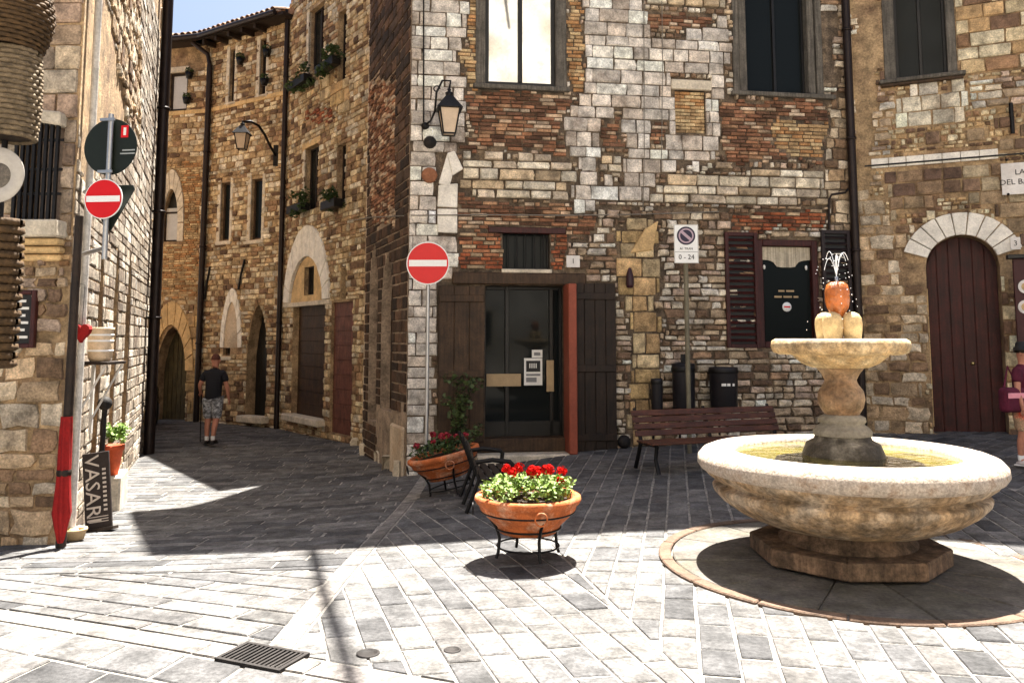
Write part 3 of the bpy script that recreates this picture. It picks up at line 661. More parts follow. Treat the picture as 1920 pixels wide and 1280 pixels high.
for i, h in enumerate(cw):
    window(WC, row_house, h, m_dkwood if i < 2 else m_brwood, m_glass, .05, .08, 0 if i != 1 else 0)
    if i < 4: M().box(h[0]-.12, h[0], -.03, .03, h[2]-.05, h[3]+.1, WC.T).obj('window_surround', m_stonetrim, row_house, bevel=.01); M().box(h[1], h[1]+.1, -.03, .03, h[2]-.05, h[3]+.1, WC.T).obj('window_surround', m_stonetrim, row_house, bevel=.01)
    M().box(h[0]-.12, h[1]+.1, -.06, .05, h[2]-.12, h[2]-.03, WC.T).obj('window_sill', m_stonetrim, row_house, bevel=.01)
planks(WC, row_house, cd, m_blackw, 4, .28, .33, arch=[(x, z) for x, z in WC.holes[5]['poly']])
M().box(cd[0]-.05, cd[1]+.15, -.25, .1, cd[2]-.12, cd[2]+.04, WC.T).obj('doorstep', m_stonetrim, row_house, bevel=.02)
voussoirs(WC, row_house, (ca[0]+ca[1])/2, ca[3]-1.5, (ca[1]-ca[0])/2-.14, (ca[1]-ca[0])/2, 9, m_whitetrim, kind='pointed', hgt=1.15, hout=1.5, y0=-.04)
q = M(); pp = pointed_poly(ca[0]+.1, ca[1]-.1, ca[3]-1.5, ca[3]-.3, 1.1); q.prism(pp, -.01, .02, WC.T); fixn(q.obj('blocked_arch', m_plaster, row_house))
w_ = window(WL, row_house, lw, m_dkwood, mat('pale_curtain_glass', (.5, .5, .5), rough=.2, var=.1, bump=0), .07, .05, 0)
M().box(lw[0]-.05, lw[1]+.05, -.07, .03, lw[3], lw[3]+.15, WL.T).obj('window_lintel', m_stonetrim, row_house, bevel=.01)
M().box(lw[0]-.3, lw[0]-.02, -.05, -.01, lw[2], lw[3], WL.T).obj('shutter', m_dkwood, row_house, bevel=.01)
q = rframe(M(), WL.T, lp[0], lp[1], lp[2], lp[3]-.6, .05, .05, .1); q.obj('window', m_dkwood, row_house)
M().box(lp[0]+.03, lp[1]-.03, .07, .09, lp[2], lp[3]-.5, WL.T).obj('pane', MATS['pale_curtain_glass'], row_house)
M().prism([(x, z) for x, z in WL.holes[1]['poly']], .12, .14, WL.T).obj('window_back', m_blackw, row_house)
voussoirs(WL, row_house, (lpo[0]+lpo[1])/2, lp[2]+.5, (lp[1]-lp[0])/2, (lpo[1]-lpo[0])/2, 9, m_stonetrim, kind='pointed', hgt=lp[3]-lp[2]-.5, hout=lpo[3]-lp[2]-.5, y0=-.05)
for x0, x1 in ((lpo[0], lp[0]), (lp[1], lpo[1])): M().box(x0, x1, -.05, 0, lp[2], lp[2]+.48, WL.T).obj('jamb_stone', m_stonetrim, row_house, bevel=.01)
voussoirs(WL, row_house, (lo[0]+lo[1])/2, ld[3]-1.15, (ld[1]-ld[0])/2, (lo[1]-lo[0])/2, 11, m_ochretrim, kind='pointed', hgt=1.2, hout=lo[3]-ld[3]+1.3, y0=-.05)
planks(WL, row_house, ld, mat('olive_dark_planks', (.06, .05, .025), rough=.7, wave=(20, 20, 2)), 7, .35, .42, arch=[(x, z) for x, z in WL.holes[2]['poly']])
# string course, eave, tiles
zc = WC.st(520, 178)[1]
for W in (WC, WL):
    n = int(W.L/.7)
    for i in range(n):
        M().box(W.L*i/n+.005, W.L*(i+1)/n-.005, -.06, .02, zc-.06, zc+.05, W.T).obj('string_course_stone', m_ochretrim, row_house, bevel=.01)
tm_ = M(); ang = [math.pi*i/5 for i in range(6)]
tm_.add([(.085*math.cos(t)*(1 if y else .9), y*.42, .06*math.sin(t)+(0 if y else .0)) for y in (0, 1) for t in ang]+[(.065*math.cos(t), y*.42, .045*math.sin(t)-.004) for y in (0, 1) for t in ang],
        [(i, i+1, i+7, i+6) for i in range(5)]+[(i+12, i+18, i+19, i+13) for i in range(5)]+[(i, i+12, i+13, i+1) for i in range(5)])
tme = bpy.data.meshes.new('roof_tile'); tme.from_pydata(tm_.V, [], tm_.F); tme.materials.append(m_tileo); tme.update()
rest = M(); cnt = 0
for W, x0 in ((WC, 0), (WL, 2.2)):
    M().box(x0-.2, W.L+.2, -.42, .1, ZC-.1, ZC-.02, W.T).obj('eave_board', m_dkwood, row_house)
    M().tube([W.pt(x0, ZC-.03, .5), W.pt(W.L, ZC-.03, .5)], .07, 10).obj('gutter', m_pipe, row_house)
    n = int((W.L-x0)/.185)
    for k in range(3):
        for i in range(n):
            T = W.T @ tr(x0+.1+i*.185+random.uniform(-.01, .01), -.48+k*.36, ZC+.07+k*.12+random.uniform(-.01, .01)) @ rot('X', R(18)) @ rot('Z', random.uniform(-.04, .04))
            c = random.choice([(.3, .17, .1), (.22, .13, .08), (.4, .25, .15), (.16, .1, .07)])
            if k == 0:
                o = bpy.data.objects.new('roof_tile', tme); COL.objects.link(o); o.parent = row_house; o.matrix_local = tr(-OFF[row_house.name]) @ T; o.color = (*c, 1)
            else: rest.add(tm_.V, tm_.F, T, c)
rest.obj('upper_roof_tiles', m_tile, row_house, kind='stuff')
for i in range(int(WC.L/.5)):
    M().box(i*.5+.1, i*.5+.18, -.4, 0, ZC-.22, ZC-.1, WC.T).obj('rafter_end', m_dkwood, row_house)
pipe(row_house, [WC.pt(.05, -.5, .12), WC.pt(.08, ZC-.7, .12)], .075, brackets=(1.5, 4, 6.5))
M().tube([WC.pt(.08, ZC-.7, .12), WC.pt(-.0, ZC-.4, .14), WC.pt(-.25, ZC-.12, .45)], .06, 10).obj('pipe_elbow', m_pipe, row_house)
for (u, v, w, h) in [(456, 515, 5, 28), (392, 530, 4, 30)]:
    r = WC.rect(u-w, v-h, u+w, v+h); M().tube([WC.pt(r[0], r[2], .05), WC.pt((r[0]+r[1])/2, (r[2]+r[3])/2, .07), WC.pt(r[1], r[3], .05)], .03, 6).obj('iron_anchor', m_iron, row_house)
# ================================================================== G/E: left building
G0, G1 = (-4.15, 7.5), (-7.05, 15.6); E0 = (-9, 7.55); ZG = 10.0
WG = Wall(G0, G1, -1.2, ZG); WE = Wall(E0, G0, -1.2, ZG)
gr = WE.rect(36, 228, 119, 415); WE.hole(gr, depth=.3)
fb = WE.rect(25, 545, 75, 652)
WE.region('rubble', [(-60, 455), (140, 455), (140, 1050), (-60, 1050)]); WE.region('tanbrick', [(-60, 450), (128, 450), (128, 500), (-60, 500)])
WE.region('weath', [(-60, 640), (140, 640), (140, 1050), (-60, 1050)])
gh_ = []
for (u0, u1, v0, v1) in ((178, 188, 450, 880), (208, 216, 455, 860), (232, 240, 470, 850)):
    r = WG.rect(u0, v0, u1, v1); WG.hole(r, 'pointed', .9, depth=.35); gh_.append((r, WG.holes[-1]['poly']))
WG.region('plaster', [(150, -60), (262, -60), (262, 150), (215, 300), (150, 330)])
WG.region('weath', [(190, -60), (262, -60), (262, 260), (235, 220)])
corner_house = building('corner_house', 'brown stone building at the left edge with an iron window grille over a stone sill', 'house', [E0, G0, G1, (-7.6, 17), (-14, 17), (-14, 7.6)], ZG, [WG, WE], detailed=(0, 1), mortar=m_mortar_lt, roof_over=.1)
place_stones([(WE, fill(WE, 'big', seed=21)), (WG, fill(WG, 'gwall', seed=22))], corner_house, 300)
for r, poly in gh_: planks(WG, corner_house, r, m_dkwood, 3, .25, .3, arch=[(x, z) for x, z in poly])
a, b, c, d = gr; TE = WE.T
M().box(a, b, .27, .29, c, d, TE).obj('inner_shutter', mat('pale_inner_shutter', (.4, .3, .24), var=.3), corner_house)
for i in range(8):
    x = a+.02+(b-a-.04)*i/7; M().box(x-.014, x+.014, -.1, -.07, c+.0, d-.02, TE).obj('grille_bar', m_iron, corner_house)
for z in (c+.25, (c+d)/2, d-.2): M().box(a-.03, b+.03, -.085, -.065, z-.012, z+.012, TE).obj('grille_rail', m_iron, corner_house)
r = WE.rect(30, 207, 128, 232); fixn(M().prism([(r[0], r[3]), (r[1], r[3]-.05), (r[1], r[2]-.05), (r[0], r[2]+.03)], -.14, .02, TE).obj('window_hood', m_stonetrim, corner_house, bevel=.015))
for i, (v0, v1, o_, m_) in enumerate(((416, 448, .2, m_stonetrim), (449, 462, .15, m_ochretrim), (463, 476, .1, m_ochretrim), (477, 490, .06, m_ochretrim))):
    r = WE.rect(25, v0, 128-i*3, v1); M().box(r[0], r[1], -o_, .02, r[2], r[3]-.004, TE).obj('sill_stone', m_, corner_house, bevel=.015)
pipe(corner_house, [WG.pt(WG.L-.7, -.6, .14), WG.pt(WG.L-.7, 9.6, .14)], .1, brackets=(2, 4, 6))
pipe(corner_house, [WG.pt(.25, -.3, .08), WG.pt(.25, 9.6, .08)], .035, m=mat('pale_pipe', (.6, .56, .5), rough=.4), name='pale_pipe')
for i in range(34):
    z = -.9+i*.3; w = .28+.18*(i % 2)
    M().box(WG.L-w, WG.L+.03, -.04-random.uniform(0, .02), .1, z+.01, z+.29, WG.T).obj('quoin', m_stonetrim if i % 3 else m_ochretrim, corner_house, bevel=.015)
fr = rframe(M(), TE, fb[0], fb[1], fb[2], fb[3], .04, -.09, -.03).obj('framed_board', m_redwood, None, bevel=.006)
tag(fr, 'small red framed menu board hanging on the stone wall below the grille', 'notice board')
M().box(fb[0]+.03, fb[1]-.03, -.06, -.04, fb[2]+.03, fb[3]-.03, TE).obj('panel', m_blackw, fr)
for i, z in enumerate(np.linspace(fb[2]+.1, fb[3]-.1, 6)): M().box(fb[0]+.07, fb[1]-.07-.03*(i % 2), -.066, -.061, z-.012, z+.012, TE).obj('printed_line', m_paper, fr)
# ================================================================== houses round the rest of the piazza (reflected in the window panes)
def plain_house(label, foot, z1, colr, wins):
    rt = building('piazza_house', label, 'house', foot, z1, [], roof_over=.4, mortar=mat('stucco_'+str(len(MATS)), colr, var=.4, scale=2, bump=.3, tint=(.46, .4, .32), tscale=.5, tthr=(.45, .6)))
    for (p, r_, n, rows) in wins:
        W = Wall(p, r_, 0, z1)
        for j in range(rows):
            for i in range(n):
                x = W.L*(i+.5)/n; z = 1.2+j*3.2; w = rframe(M(), W.T, x-.5, x+.5, z, z+1.6, .1, -.05, .02).obj('window', m_stonetrim, rt); M().box(x-.45, x+.45, -.02, -.01, z+.05, z+1.55, W.T).obj('pane', m_glass, w)
    return rt
plain_house('cream stone house behind the camera reflected in the tall window', [(-7, -5.5), (9, -6.5), (9, -14), (-7, -14)], 17, (.7, .66, .6), [((9, -6.5), (-7, -5.5), 5, 3)])
# ------------------------------------------------------------------ ground and paving
def grid_ground():
    xs = [-150, -80, -40, -25]+[-18+.5*i for i in range(67)]+[25, 40, 80, 150]; ys = [-150, -60, -25, -10]+[-2+.5*i for i in range(61)]+[40, 80, 150, 300]
    V = [(x, y, g(x, y)) for y in ys for x in xs]; n = len(xs); F = [(j*n+i, j*n+i+1, (j+1)*n+i+1, (j+1)*n+i) for j in range(len(ys)-1) for i in range(n-1)]
    return M().add(V, F, None, None, True)
m_joint = mat('pale_joint_mortar', (.3, .28, .25), var=.5, scale=9, bump=.8, bscale=60)
ground = tag(grid_ground().obj('ground', m_joint), kind='structure')
pav = bpy.data.objects.new('pavement', None); COL.objects.link(pav); OFF['pavement'] = Vector(); tag(pav, kind='structure')
mo_slab = mat('paving_slab', src='obj', var=.55, scale=5, bump=.7, bscale=24, rough=.75, spec=.25)
mc_slab = mat('paving_slab_joined', src='col', var=.55, scale=5, bump=.7, bscale=24, rough=.75, spec=.25)
def clip(poly, hp):
    a, b, c = hp; out = []; n = len(poly)
    for i in range(n):
        p, q = poly[i], poly[(i+1) % n]; dp = a*p[0]+b*p[1]+c; dq = a*q[0]+b*q[1]+c
        if dp >= 0: out.append(p)
        if dp*dq < 0: k = dp/(dp-dq); out.append((p[0]+(q[0]-p[0])*k, p[1]+(q[1]-p[1])*k))
    return out
def area(p): return abs(sum(p[i][0]*p[(i+1) % len(p)][1]-p[(i+1) % len(p)][0]*p[i][1] for i in range(len(p))))/2
def hp(p, q, gap=.012):                              # keep left of p->q
    dx, dy = q[0]-p[0], q[1]-p[1]; l = math.hypot(dx, dy); a, b = -dy/l, dx/l; return (a, b, -(a*p[0]+b*p[1])-gap)
SLABS = []
GREY = [(.11, .106, .104), (.125, .12, .115), (.095, .093, .093), (.135, .13, .125), (.15, .143, .135), (.115, .108, .102), (.066, .065, .066), (.12, .113, .108)]
FC = Vector((2.42, 5.95))
def field(hps, org, dr, row, lens, bbox, joint=.02, seed=1, pal=GREY, skew=0):
    rn = random.Random(seed); dx, dy = dr; l = math.hypot(dx, dy); dx /= l; dy /= l; nx, ny = -dy, dx
    x0, y0, x1, y1 = bbox; cs = [((x-org[0])*dx+(y-org[1])*dy, (x-org[0])*nx+(y-org[1])*ny) for x in (x0, x1) for y in (y0, y1)]
    amin, amax = min(c[0] for c in cs), max(c[0] for c in cs); bmin, bmax = min(c[1] for c in cs), max(c[1] for c in cs)
    b = math.floor(bmin/row[0])*row[0]
    while b < bmax:
        w = rn.uniform(*row); a = amin-rn.uniform(0, lens[1])
        while a < amax:
            L = rn.uniform(*lens); j = joint/2*rn.uniform(.7, 1.5)
            loc = [(a+j, b+j), (a+L-j, b+j), (a+L-j+skew*w, b+w-j), (a+j+skew*w, b+w-j)]
            loc = [(p[0]+rn.uniform(-.004, .004), p[1]+rn.uniform(-.004, .004)) for p in loc]
            P = [(org[0]+p[0]*dx+p[1]*nx, org[1]+p[0]*dy+p[1]*ny) for p in loc]; a += L
            for h in hps:
                P = clip(P, h)
                if len(P) < 3: break
            if len(P) < 3 or area(P) < .004: continue
            cx = sum(p[0] for p in P)/len(P); cy = sum(p[1] for p in P)/len(P)
            if (Vector((cx, cy))-FC).length < 1.22: continue
            SLABS.append((P, cx, cy, rn.choice(pal), rn.uniform(-.004, .004)))
        b += w
stripdir = (2.24, -.93)
S0, S1 = (-3.14, 4.9), (-3.14+2.24*3, 4.9-.93*3)
S0u, S1u = (S0[0]+.07, S0[1]+.17), (S1[0]+.07, S1[1]+.17)
XB0, XB1 = -1.28, -1.14
near = hp((8, 2.6), (-8, 2.6), 0)
# field 3: big slabs in the near left corner, below the strip
field([hp(S1, S0), hp((-9, 2.4), (9, 2.4), 0)], S0, stripdir, (.3, .36), (.3, .42), (-6, 2.4, 4, 6), .022, 1, skew=-.15)
# strip of long stones
field([hp(S0, S1, .006), hp(S1u, S0u, .006)], S0, stripdir, (.17, .17), (.5, .9), (-8, 2, 4, 7), .014, 2, pal=[(.2, .185, .17), (.17, .155, .145), (.23, .215, .19)])
# field 0: long slabs on the left
field([hp(S0u, S1u), hp((XB0, 0), (XB0, 20)), hp((9, 6.1), (-9, 6.1))], S0u, stripdir, (.2, .28), (.4, .75), (-7, 3, -1, 7), .02, 3)
# vertical band
field([hp(S0u, S1u), hp((XB1, 0), (XB1, 20), .006), hp((XB0, 20), (XB0, 0), .006)], (XB0, 3), (0, 1), (.14, .14), (.5, .9), (XB0, 3, XB1, 9), .014, 4, pal=[(.21, .195, .18), (.18, .165, .15)])
# alley
field([hp((XB0, 0), (XB0, 40)), hp((-9, 6.1), (9, 6.1))], (-3, 6.1), (1, .05), (.2, .26), (.35, .7), (-14, 6.1, -1, 23), .02, 5)
bk = (-.15, 8.9); bd = (.9, 3.6)
# field 1
f1 = (-.293, .956)
field([hp(S0u, S1u), hp((XB1, 20), (XB1, 0)), hp((9, 8.9), (-9, 8.9)), hp(bd, bk)], (-1, 4), f1, (.165, .2), (.3, .46), (-3, 2.4, 3, 9), .015, 6, skew=.1)
pass
field([hp((XB1, 20), (XB1, 0)), hp((-9, 8.9), (9, 8.9)), hp(bd, bk)], (-1, 8.9), (1, .1), (.2, .26), (.3, .6), (-2, 8.5, .3, 12.6), .02, 7)
# field 2 (right)
f2 = (.2, .98)
pass
field([hp(bk, bd), hp(S0u, S1u), hp((3.4, 0), (5.2, 9))], (1, 4), f2, (.165, .2), (.28, .42), (-2, 2.4, 6, 13.2), .018, 8)
field([hp((5.2, 9), (3.4, 0)), hp((-9, 2), (20, 2), 0)], (4, 5), (.75, .66), (.19, .24), (.35, .55), (3, 2, 12, 13.2), .02, 10)
def slab(P, c, dz, q=None):
    top = .008+dz*.6; n = len(P); cx = sum(p[0] for p in P)/n; cy = sum(p[1] for p in P)/n
    V = [(x, y, g(x, y)-.01) for x, y in P]+[(x, y, g(x, y)+top-.006) for x, y in P]
    ins = .006
    for x, y in P:
        d = math.hypot(cx-x, cy-y); k = ins*1.5/max(d, .02); X, Y = x+(cx-x)*k, y+(cy-y)*k; V.append((X, Y, g(X, Y)+top))
    F = [(i, (i+1) % n, (i+1) % n+n, i+n) for i in range(n)]+[(i+n, (i+1) % n+n, (i+1) % n+2*n, i+2*n) for i in range(n)]+[tuple(range(2*n, 3*n))]
    a2 = sum(P[i][0]*P[(i+1) % n][1]-P[(i+1) % n][0]*P[i][1] for i in range(n))
    if a2 < 0: F = [f[::-1] for f in F]
    return V, F
rk = []
for s_ in SLABS:
    u, v, z = proj((s_[1], s_[2], g(s_[1], s_[2]))); vis = -60 < u < 1980 and 600 < v < 1330
    rk.append((area(s_[0])/z**3 if vis else 0, s_))
rk.sort(key=lambda t: -t[0]); rest = M(); fz = random.Random(4)
for i, (a_, s_) in enumerate(rk):
    V, F = slab(s_[0], None, s_[4]); f = fz.uniform(.8, 1.2); c = tuple(x*f for x in s_[3])
    if i < 300 and a_ > 0: o = M().add(V, F).obj('paving_slab', mo_slab, pav); o.color = (*c, 1)
    elif a_ > 0 or (abs(s_[1]) < 9): rest.add(V, F, None, c)
rest.obj('small_paving_slabs', mc_slab, pav, kind='stuff')
# ring of kerb stones and worn apron round the fountain
def gz(x, y): return g(x, y)
def ringstone(r0, r1, a0, a1, z1, m, name, n=4):
    q = M(); P = [(FC.x+r0*math.cos(a0+(a1-a0)*i/n), FC.y+r0*math.sin(a0+(a1-a0)*i/n)) for i in range(n+1)]+[(FC.x+r1*math.cos(a1-(a1-a0)*i/n), FC.y+r1*math.sin(a1-(a1-a0)*i/n)) for i in range(n+1)]
    q.vprism(P[::-1], -.01, z1, tr(0, 0, g(FC.x, FC.y))); return fixn(q.obj(name, m, pav, bevel=.008))
m_ring = mat('worn_brown_kerb', (.14, .09, .06), var=.35, scale=6, bump=.6, bscale=30)
m_apron = mat('worn_apron', (.13, .115, .1), var=.4, scale=5, bump=.6, bscale=25, tint=(.1, .09, .06))
for i in range(16): ringstone(1.25, 1.34, 2*math.pi*i/16+.004, 2*math.pi*(i+1)/16-.004, .02, m_ring, 'ring_stone')
for i in range(12): ringstone(.3, 1.24, 2*math.pi*i/12+.006, 2*math.pi*(i+1)/12-.006, .014+.002*(i % 3), m_apron, 'apron_slab')
# grate, covers
gc = gh(492, 1236); ga = math.atan2(-.93, 2.24)
GT = tr(gc.x, gc.y, g(gc.x, gc.y)+.009) @ rot('Z', ga)
grt = empty('drain_grate', (gc.x, gc.y, gc.z), 'rusty slotted drain grate set into the pale paving strip', 'drain grate')
rframe(M(), GT @ rot('X', R(0)), -.19, .19, 0, .01, .01, -.11, .11, 0) if 0 else None
q = M(); q.box(-.2, .2, -.12, -.1, -.01, .014, GT); q.box(-.2, .2, .1, .12, -.01, .014, GT); q.box(-.2, -.18, -.1, .1, -.01, .014, GT); q.box(.18, .2, -.1, .1, -.01, .014, GT); m_rust = mat('rusty_iron', (.028, .024, .022), rough=.7, var=.4, metal=.3); q.obj('frame', m_rust, grt)
M().box(-.19, .19, -.11, .11, -.008, .002, GT).obj('pit_dark_sheet', m_black, grt)  # flat black plate under the bars, painting in the darkness of the pit
for i in range(13): x = -.165+i*.0275; M().box(x-.006, x+.006, -.1, .1, .002, .012, GT @ tr(0, 0, 0)).obj('bar', m_rust, grt)
for k, (u, v, r, l) in enumerate([(690, 1228, .06, 'larger round iron cover in the paving beside the thin cable shadow'), (848, 1222, .045, 'smaller round iron cover in the paving right of the larger one')]):
    p = gh(u, v); M().lathe([(.001, .0), (r*.9, .0), (r, -.004), (r, -.02)][::-1] if 0 else [(r, -.02), (r, .008), (r*.85, .012), (r*.8, .006), (.001, .008)], 20, tr(p.x, p.y, g(p.x, p.y)+.005)).obj('cover', m_rust, None, label=l, cat='cover', group='small round iron covers in the paving')
# ------------------------------------------------------------------ fountain
gf = g(FC.x, FC.y)
fo = empty('fountain', (FC.x, FC.y, gf), 'tiered pale stone fountain with a wide round basin and small upper bowl', 'fountain')
FT = tr(FC.x, FC.y, gf)
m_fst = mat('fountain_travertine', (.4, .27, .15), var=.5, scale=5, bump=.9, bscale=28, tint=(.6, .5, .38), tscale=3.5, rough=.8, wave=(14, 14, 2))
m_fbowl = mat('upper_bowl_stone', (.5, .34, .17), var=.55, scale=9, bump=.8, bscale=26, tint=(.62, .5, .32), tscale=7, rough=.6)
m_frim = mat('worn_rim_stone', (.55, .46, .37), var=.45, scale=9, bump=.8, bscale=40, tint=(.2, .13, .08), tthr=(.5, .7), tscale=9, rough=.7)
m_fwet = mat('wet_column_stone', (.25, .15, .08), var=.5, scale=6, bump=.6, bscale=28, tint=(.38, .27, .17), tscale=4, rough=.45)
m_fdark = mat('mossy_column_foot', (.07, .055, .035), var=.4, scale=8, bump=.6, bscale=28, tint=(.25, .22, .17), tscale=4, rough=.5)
m_plin = mat('dark_plinth_stone', (.24, .15, .09), var=.5, scale=5, bump=.9, bscale=28, tint=(.1, .07, .045), tscale=3, wave=(12, 12, 2))  # darker, browner version of the basin stone, for plinth and pedestal
oc = [(.68*math.cos(R(22.5+45*i)), .68*math.sin(R(22.5+45*i))) for i in range(8)]
for i in range(8):
    p, q_ = oc[i], oc[(i+1) % 8]; k = .55
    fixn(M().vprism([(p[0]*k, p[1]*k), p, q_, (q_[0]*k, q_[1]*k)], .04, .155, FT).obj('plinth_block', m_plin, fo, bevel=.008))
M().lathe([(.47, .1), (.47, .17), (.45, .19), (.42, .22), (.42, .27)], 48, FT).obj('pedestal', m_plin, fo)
M().lathe([(.2, .25), (.42, .255), (.6, .285), (.76, .35), (.87, .425), (.925, .485), (.935, .515), (.92, .533), (.88, .54), (.88, .556), (.93, .575), (.975, .61), (1.0, .64)], 72, FT).obj('basin', m_fst, fo)
M().lathe([(1.0, .64), (1.02, .65), (1.042, .685), (1.035, .735), (1.0, .775), (.95, .795), (.86, .8), (.8, .79), (.77, .765), (.76, .7), (.7, .6), (.5, .52), (.01, .5)], 72, FT).obj('rim', m_frim, fo)
mw = bpy.data.materials.new('green_gold_water'); mw.use_nodes = True; bb = mw.node_tree.nodes['Principled BSDF']; bb.inputs['Base Color'].default_value = (.45, .34, .03, 1); bb.inputs['Roughness'].default_value = .08; bb.inputs['Specular IOR Level'].default_value = .5; bb.inputs['Coat Weight'].default_value = .3
nn = mw.node_tree.nodes.new('ShaderNodeTexNoise'); nn.inputs['Scale'].default_value = 14; nn.inputs['Detail'].default_value = 3; bn = mw.node_tree.nodes.new('ShaderNodeBump'); bn.inputs['Strength'].default_value = .5; bn.inputs['Distance'].default_value = .02
mw.node_tree.links.new(nn.outputs[0], bn.inputs['Height']); mw.node_tree.links.new(bn.outputs[0], bb.inputs['Normal'])
cr = mw.node_tree.nodes.new('ShaderNodeValToRGB'); cr.color_ramp.elements[0].color = (.06, .05, .01, 1); cr.color_ramp.elements[1].color = (.22, .18, .03, 1); cr.color_ramp.elements[0].position = .35; cr.color_ramp.elements[1].position = .65
n2 = mw.node_tree.nodes.new('ShaderNodeTexNoise'); n2.inputs['Scale'].default_value = 2.5; gm_ = mw.node_tree.nodes.new('ShaderNodeNewGeometry'); mw.node_tree.links.new(gm_.outputs['Position'], n2.inputs['Vector']); mw.node_tree.links.new(gm_.outputs['Position'], nn.inputs['Vector']); mw.node_tree.links.new(n2.outputs[0], cr.inputs[0]); mw.node_tree.links.new(cr.outputs[0], bb.inputs['Base Color'])
M().lathe([(.772, .755), (.01, .755)][::-1], 64, FT, sm=False).obj('water', mw, fo)
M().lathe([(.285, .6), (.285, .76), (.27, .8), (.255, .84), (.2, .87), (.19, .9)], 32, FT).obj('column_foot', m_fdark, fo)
M().lathe([(.2, .9), (.205, .93), (.18, .96), (.15, .98), (.165, 1.0), (.16, 1.03), (.12, 1.05)], 32, FT).obj('column_collar', mat('grey_collar_stone', (.26, .23, .18), var=.3, bump=.5), fo)
M().lathe([(.12, 1.05), (.15, 1.1), (.165, 1.16), (.155, 1.22), (.12, 1.27), (.11, 1.3), (.13, 1.34), (.16, 1.38), (.19, 1.4)], 32, FT).obj('column', m_fwet, fo)
M().lathe([(.1, 1.385), (.2, 1.39), (.27, 1.42), (.315, 1.46), (.35, 1.49), (.42, 1.485), (.468, 1.5), (.487, 1.545), (.478, 1.585), (.45, 1.6), (.42, 1.598), (.39, 1.58), (.3, 1.55), (.01, 1.55)], 64, FT, wob=lambda a, z: .018*math.cos(8*a)+.006*math.sin(23*a)).obj('upper_bowl', m_fbowl, fo)
M().lathe([(.01, 1.583), (.395, 1.583)], 48, FT, sm=False).obj('bowl_water', mat('clear_water', (.5, .48, .4), rough=.05, var=.2, bump=.4, bscale=15, spec=.6), fo)
m_ball = mat('spout_stone', (.56, .4, .2), var=.3, scale=20, bump=.5, bscale=50, rough=.5)
for k in range(4):
    an = R(45+90*k); 
    M().lathe([(.06, 0), (.063, .05), (.07, .1), (.073, .15), (.068, .19), (.05, .22), (.02, .235), (.001, .237)], 20, FT @ tr(.1*math.cos(an), .1*math.sin(an), 1.56)).obj('spout', m_ball, fo)
M().lathe([(.05, 1.6), (.045, 1.74), (.055, 1.79), (.078, 1.83), (.088, 1.88), (.088, 1.95), (.075, 2.0), (.045, 2.02), (.001, 2.025)], 24, FT).obj('finial', mat('wet_orange_finial', (.45, .12, .018), var=.3, scale=25, bump=.5, bscale=60, rough=.25, coat=.5), fo)
M().lathe([(.012, 2.02), (.012, 2.06), (.006, 2.06)], 8, FT).obj('nozzle', m_steel, fo)
m_drop = mat('water_spray', (.85, .88, .9), rough=.05, var=0, bump=0, spec=.8)
q = M(); rn = random.Random(5)
for k in range(9):
    an = 2*math.pi*k/9+.3; vx = rn.uniform(.12, .3); vz = rn.uniform(1.6, 2.0); pr = None
    for i in range(30):
        t = i*.02; p = (vx*t*math.cos(an)*1.6, vx*t*math.sin(an)*1.6, 2.06+vz*t-4.9*t*t)
        if pr and i < 16 and k % 2 == 0: q.tube([pr, p], .002, 5, FT, cap=False)
        elif rn.random() < .4: q.ball(p, rn.uniform(.002, .0045), 6, FT)
        pr = p
q.tube([(0, 0, 2.05), (0, 0, 2.14), (.004, 0, 2.22)], [.004, .005, .007], 6, FT)
q.obj('water_jet', m_drop, fo, kind='stuff')
# ------------------------------------------------------------------ plants
def leaf_clump(q, c, rad, n, size, rn, flat=.6):
    for _ in range(n):
        a = rn.uniform(0, 2*math.pi); z = rn.uniform(-1, 1); r = rn.uniform(.5, 1)**.5; h = math.sqrt(1-z*z)
        p = Vector(c)+Vector((rad[0]*r*h*math.cos(a), rad[1]*r*h*math.sin(a), rad[2]*r*z))
        s = size*rn.uniform(.6, 1.3); T = tr(p) @ Matrix.Rotation(rn.uniform(0, 6.3), 4, 'Z') @ Matrix.Rotation(rn.uniform(-1.1, 1.1), 4, 'X')
        q.add([(0, -s*.5, 0), (s*.45, -s*.1, s*.12), (s*.3, s*.45, 0), (-s*.3, s*.45, 0), (-s*.45, -s*.1, s*.12), (0, s*.1, -s*.06)], [(0, 1, 5), (1, 2, 5), (2, 3, 5), (3, 4, 5), (4, 0, 5)], T)
def bloom(q, c, r, n, rn):
    for _ in range(n):
        d = Vector((rn.gauss(0, 1), rn.gauss(0, 1), rn.gauss(0, 1)+.3)).normalized(); p = Vector(c)+d*r*rn.uniform(.6, 1); s = r*.4
        T = tr(p) @ d.to_track_quat('Z', 'Y').to_matrix().to_4x4() @ rot('Z', rn.uniform(0, 3))
        q.add([(s*math.cos(2*math.pi*i/5), s*math.sin(2*math.pi*i/5), s*.2) for i in range(5)]+[(0, 0, -s*.1)], [(i, (i+1) % 5, 5) for i in range(5)], T)
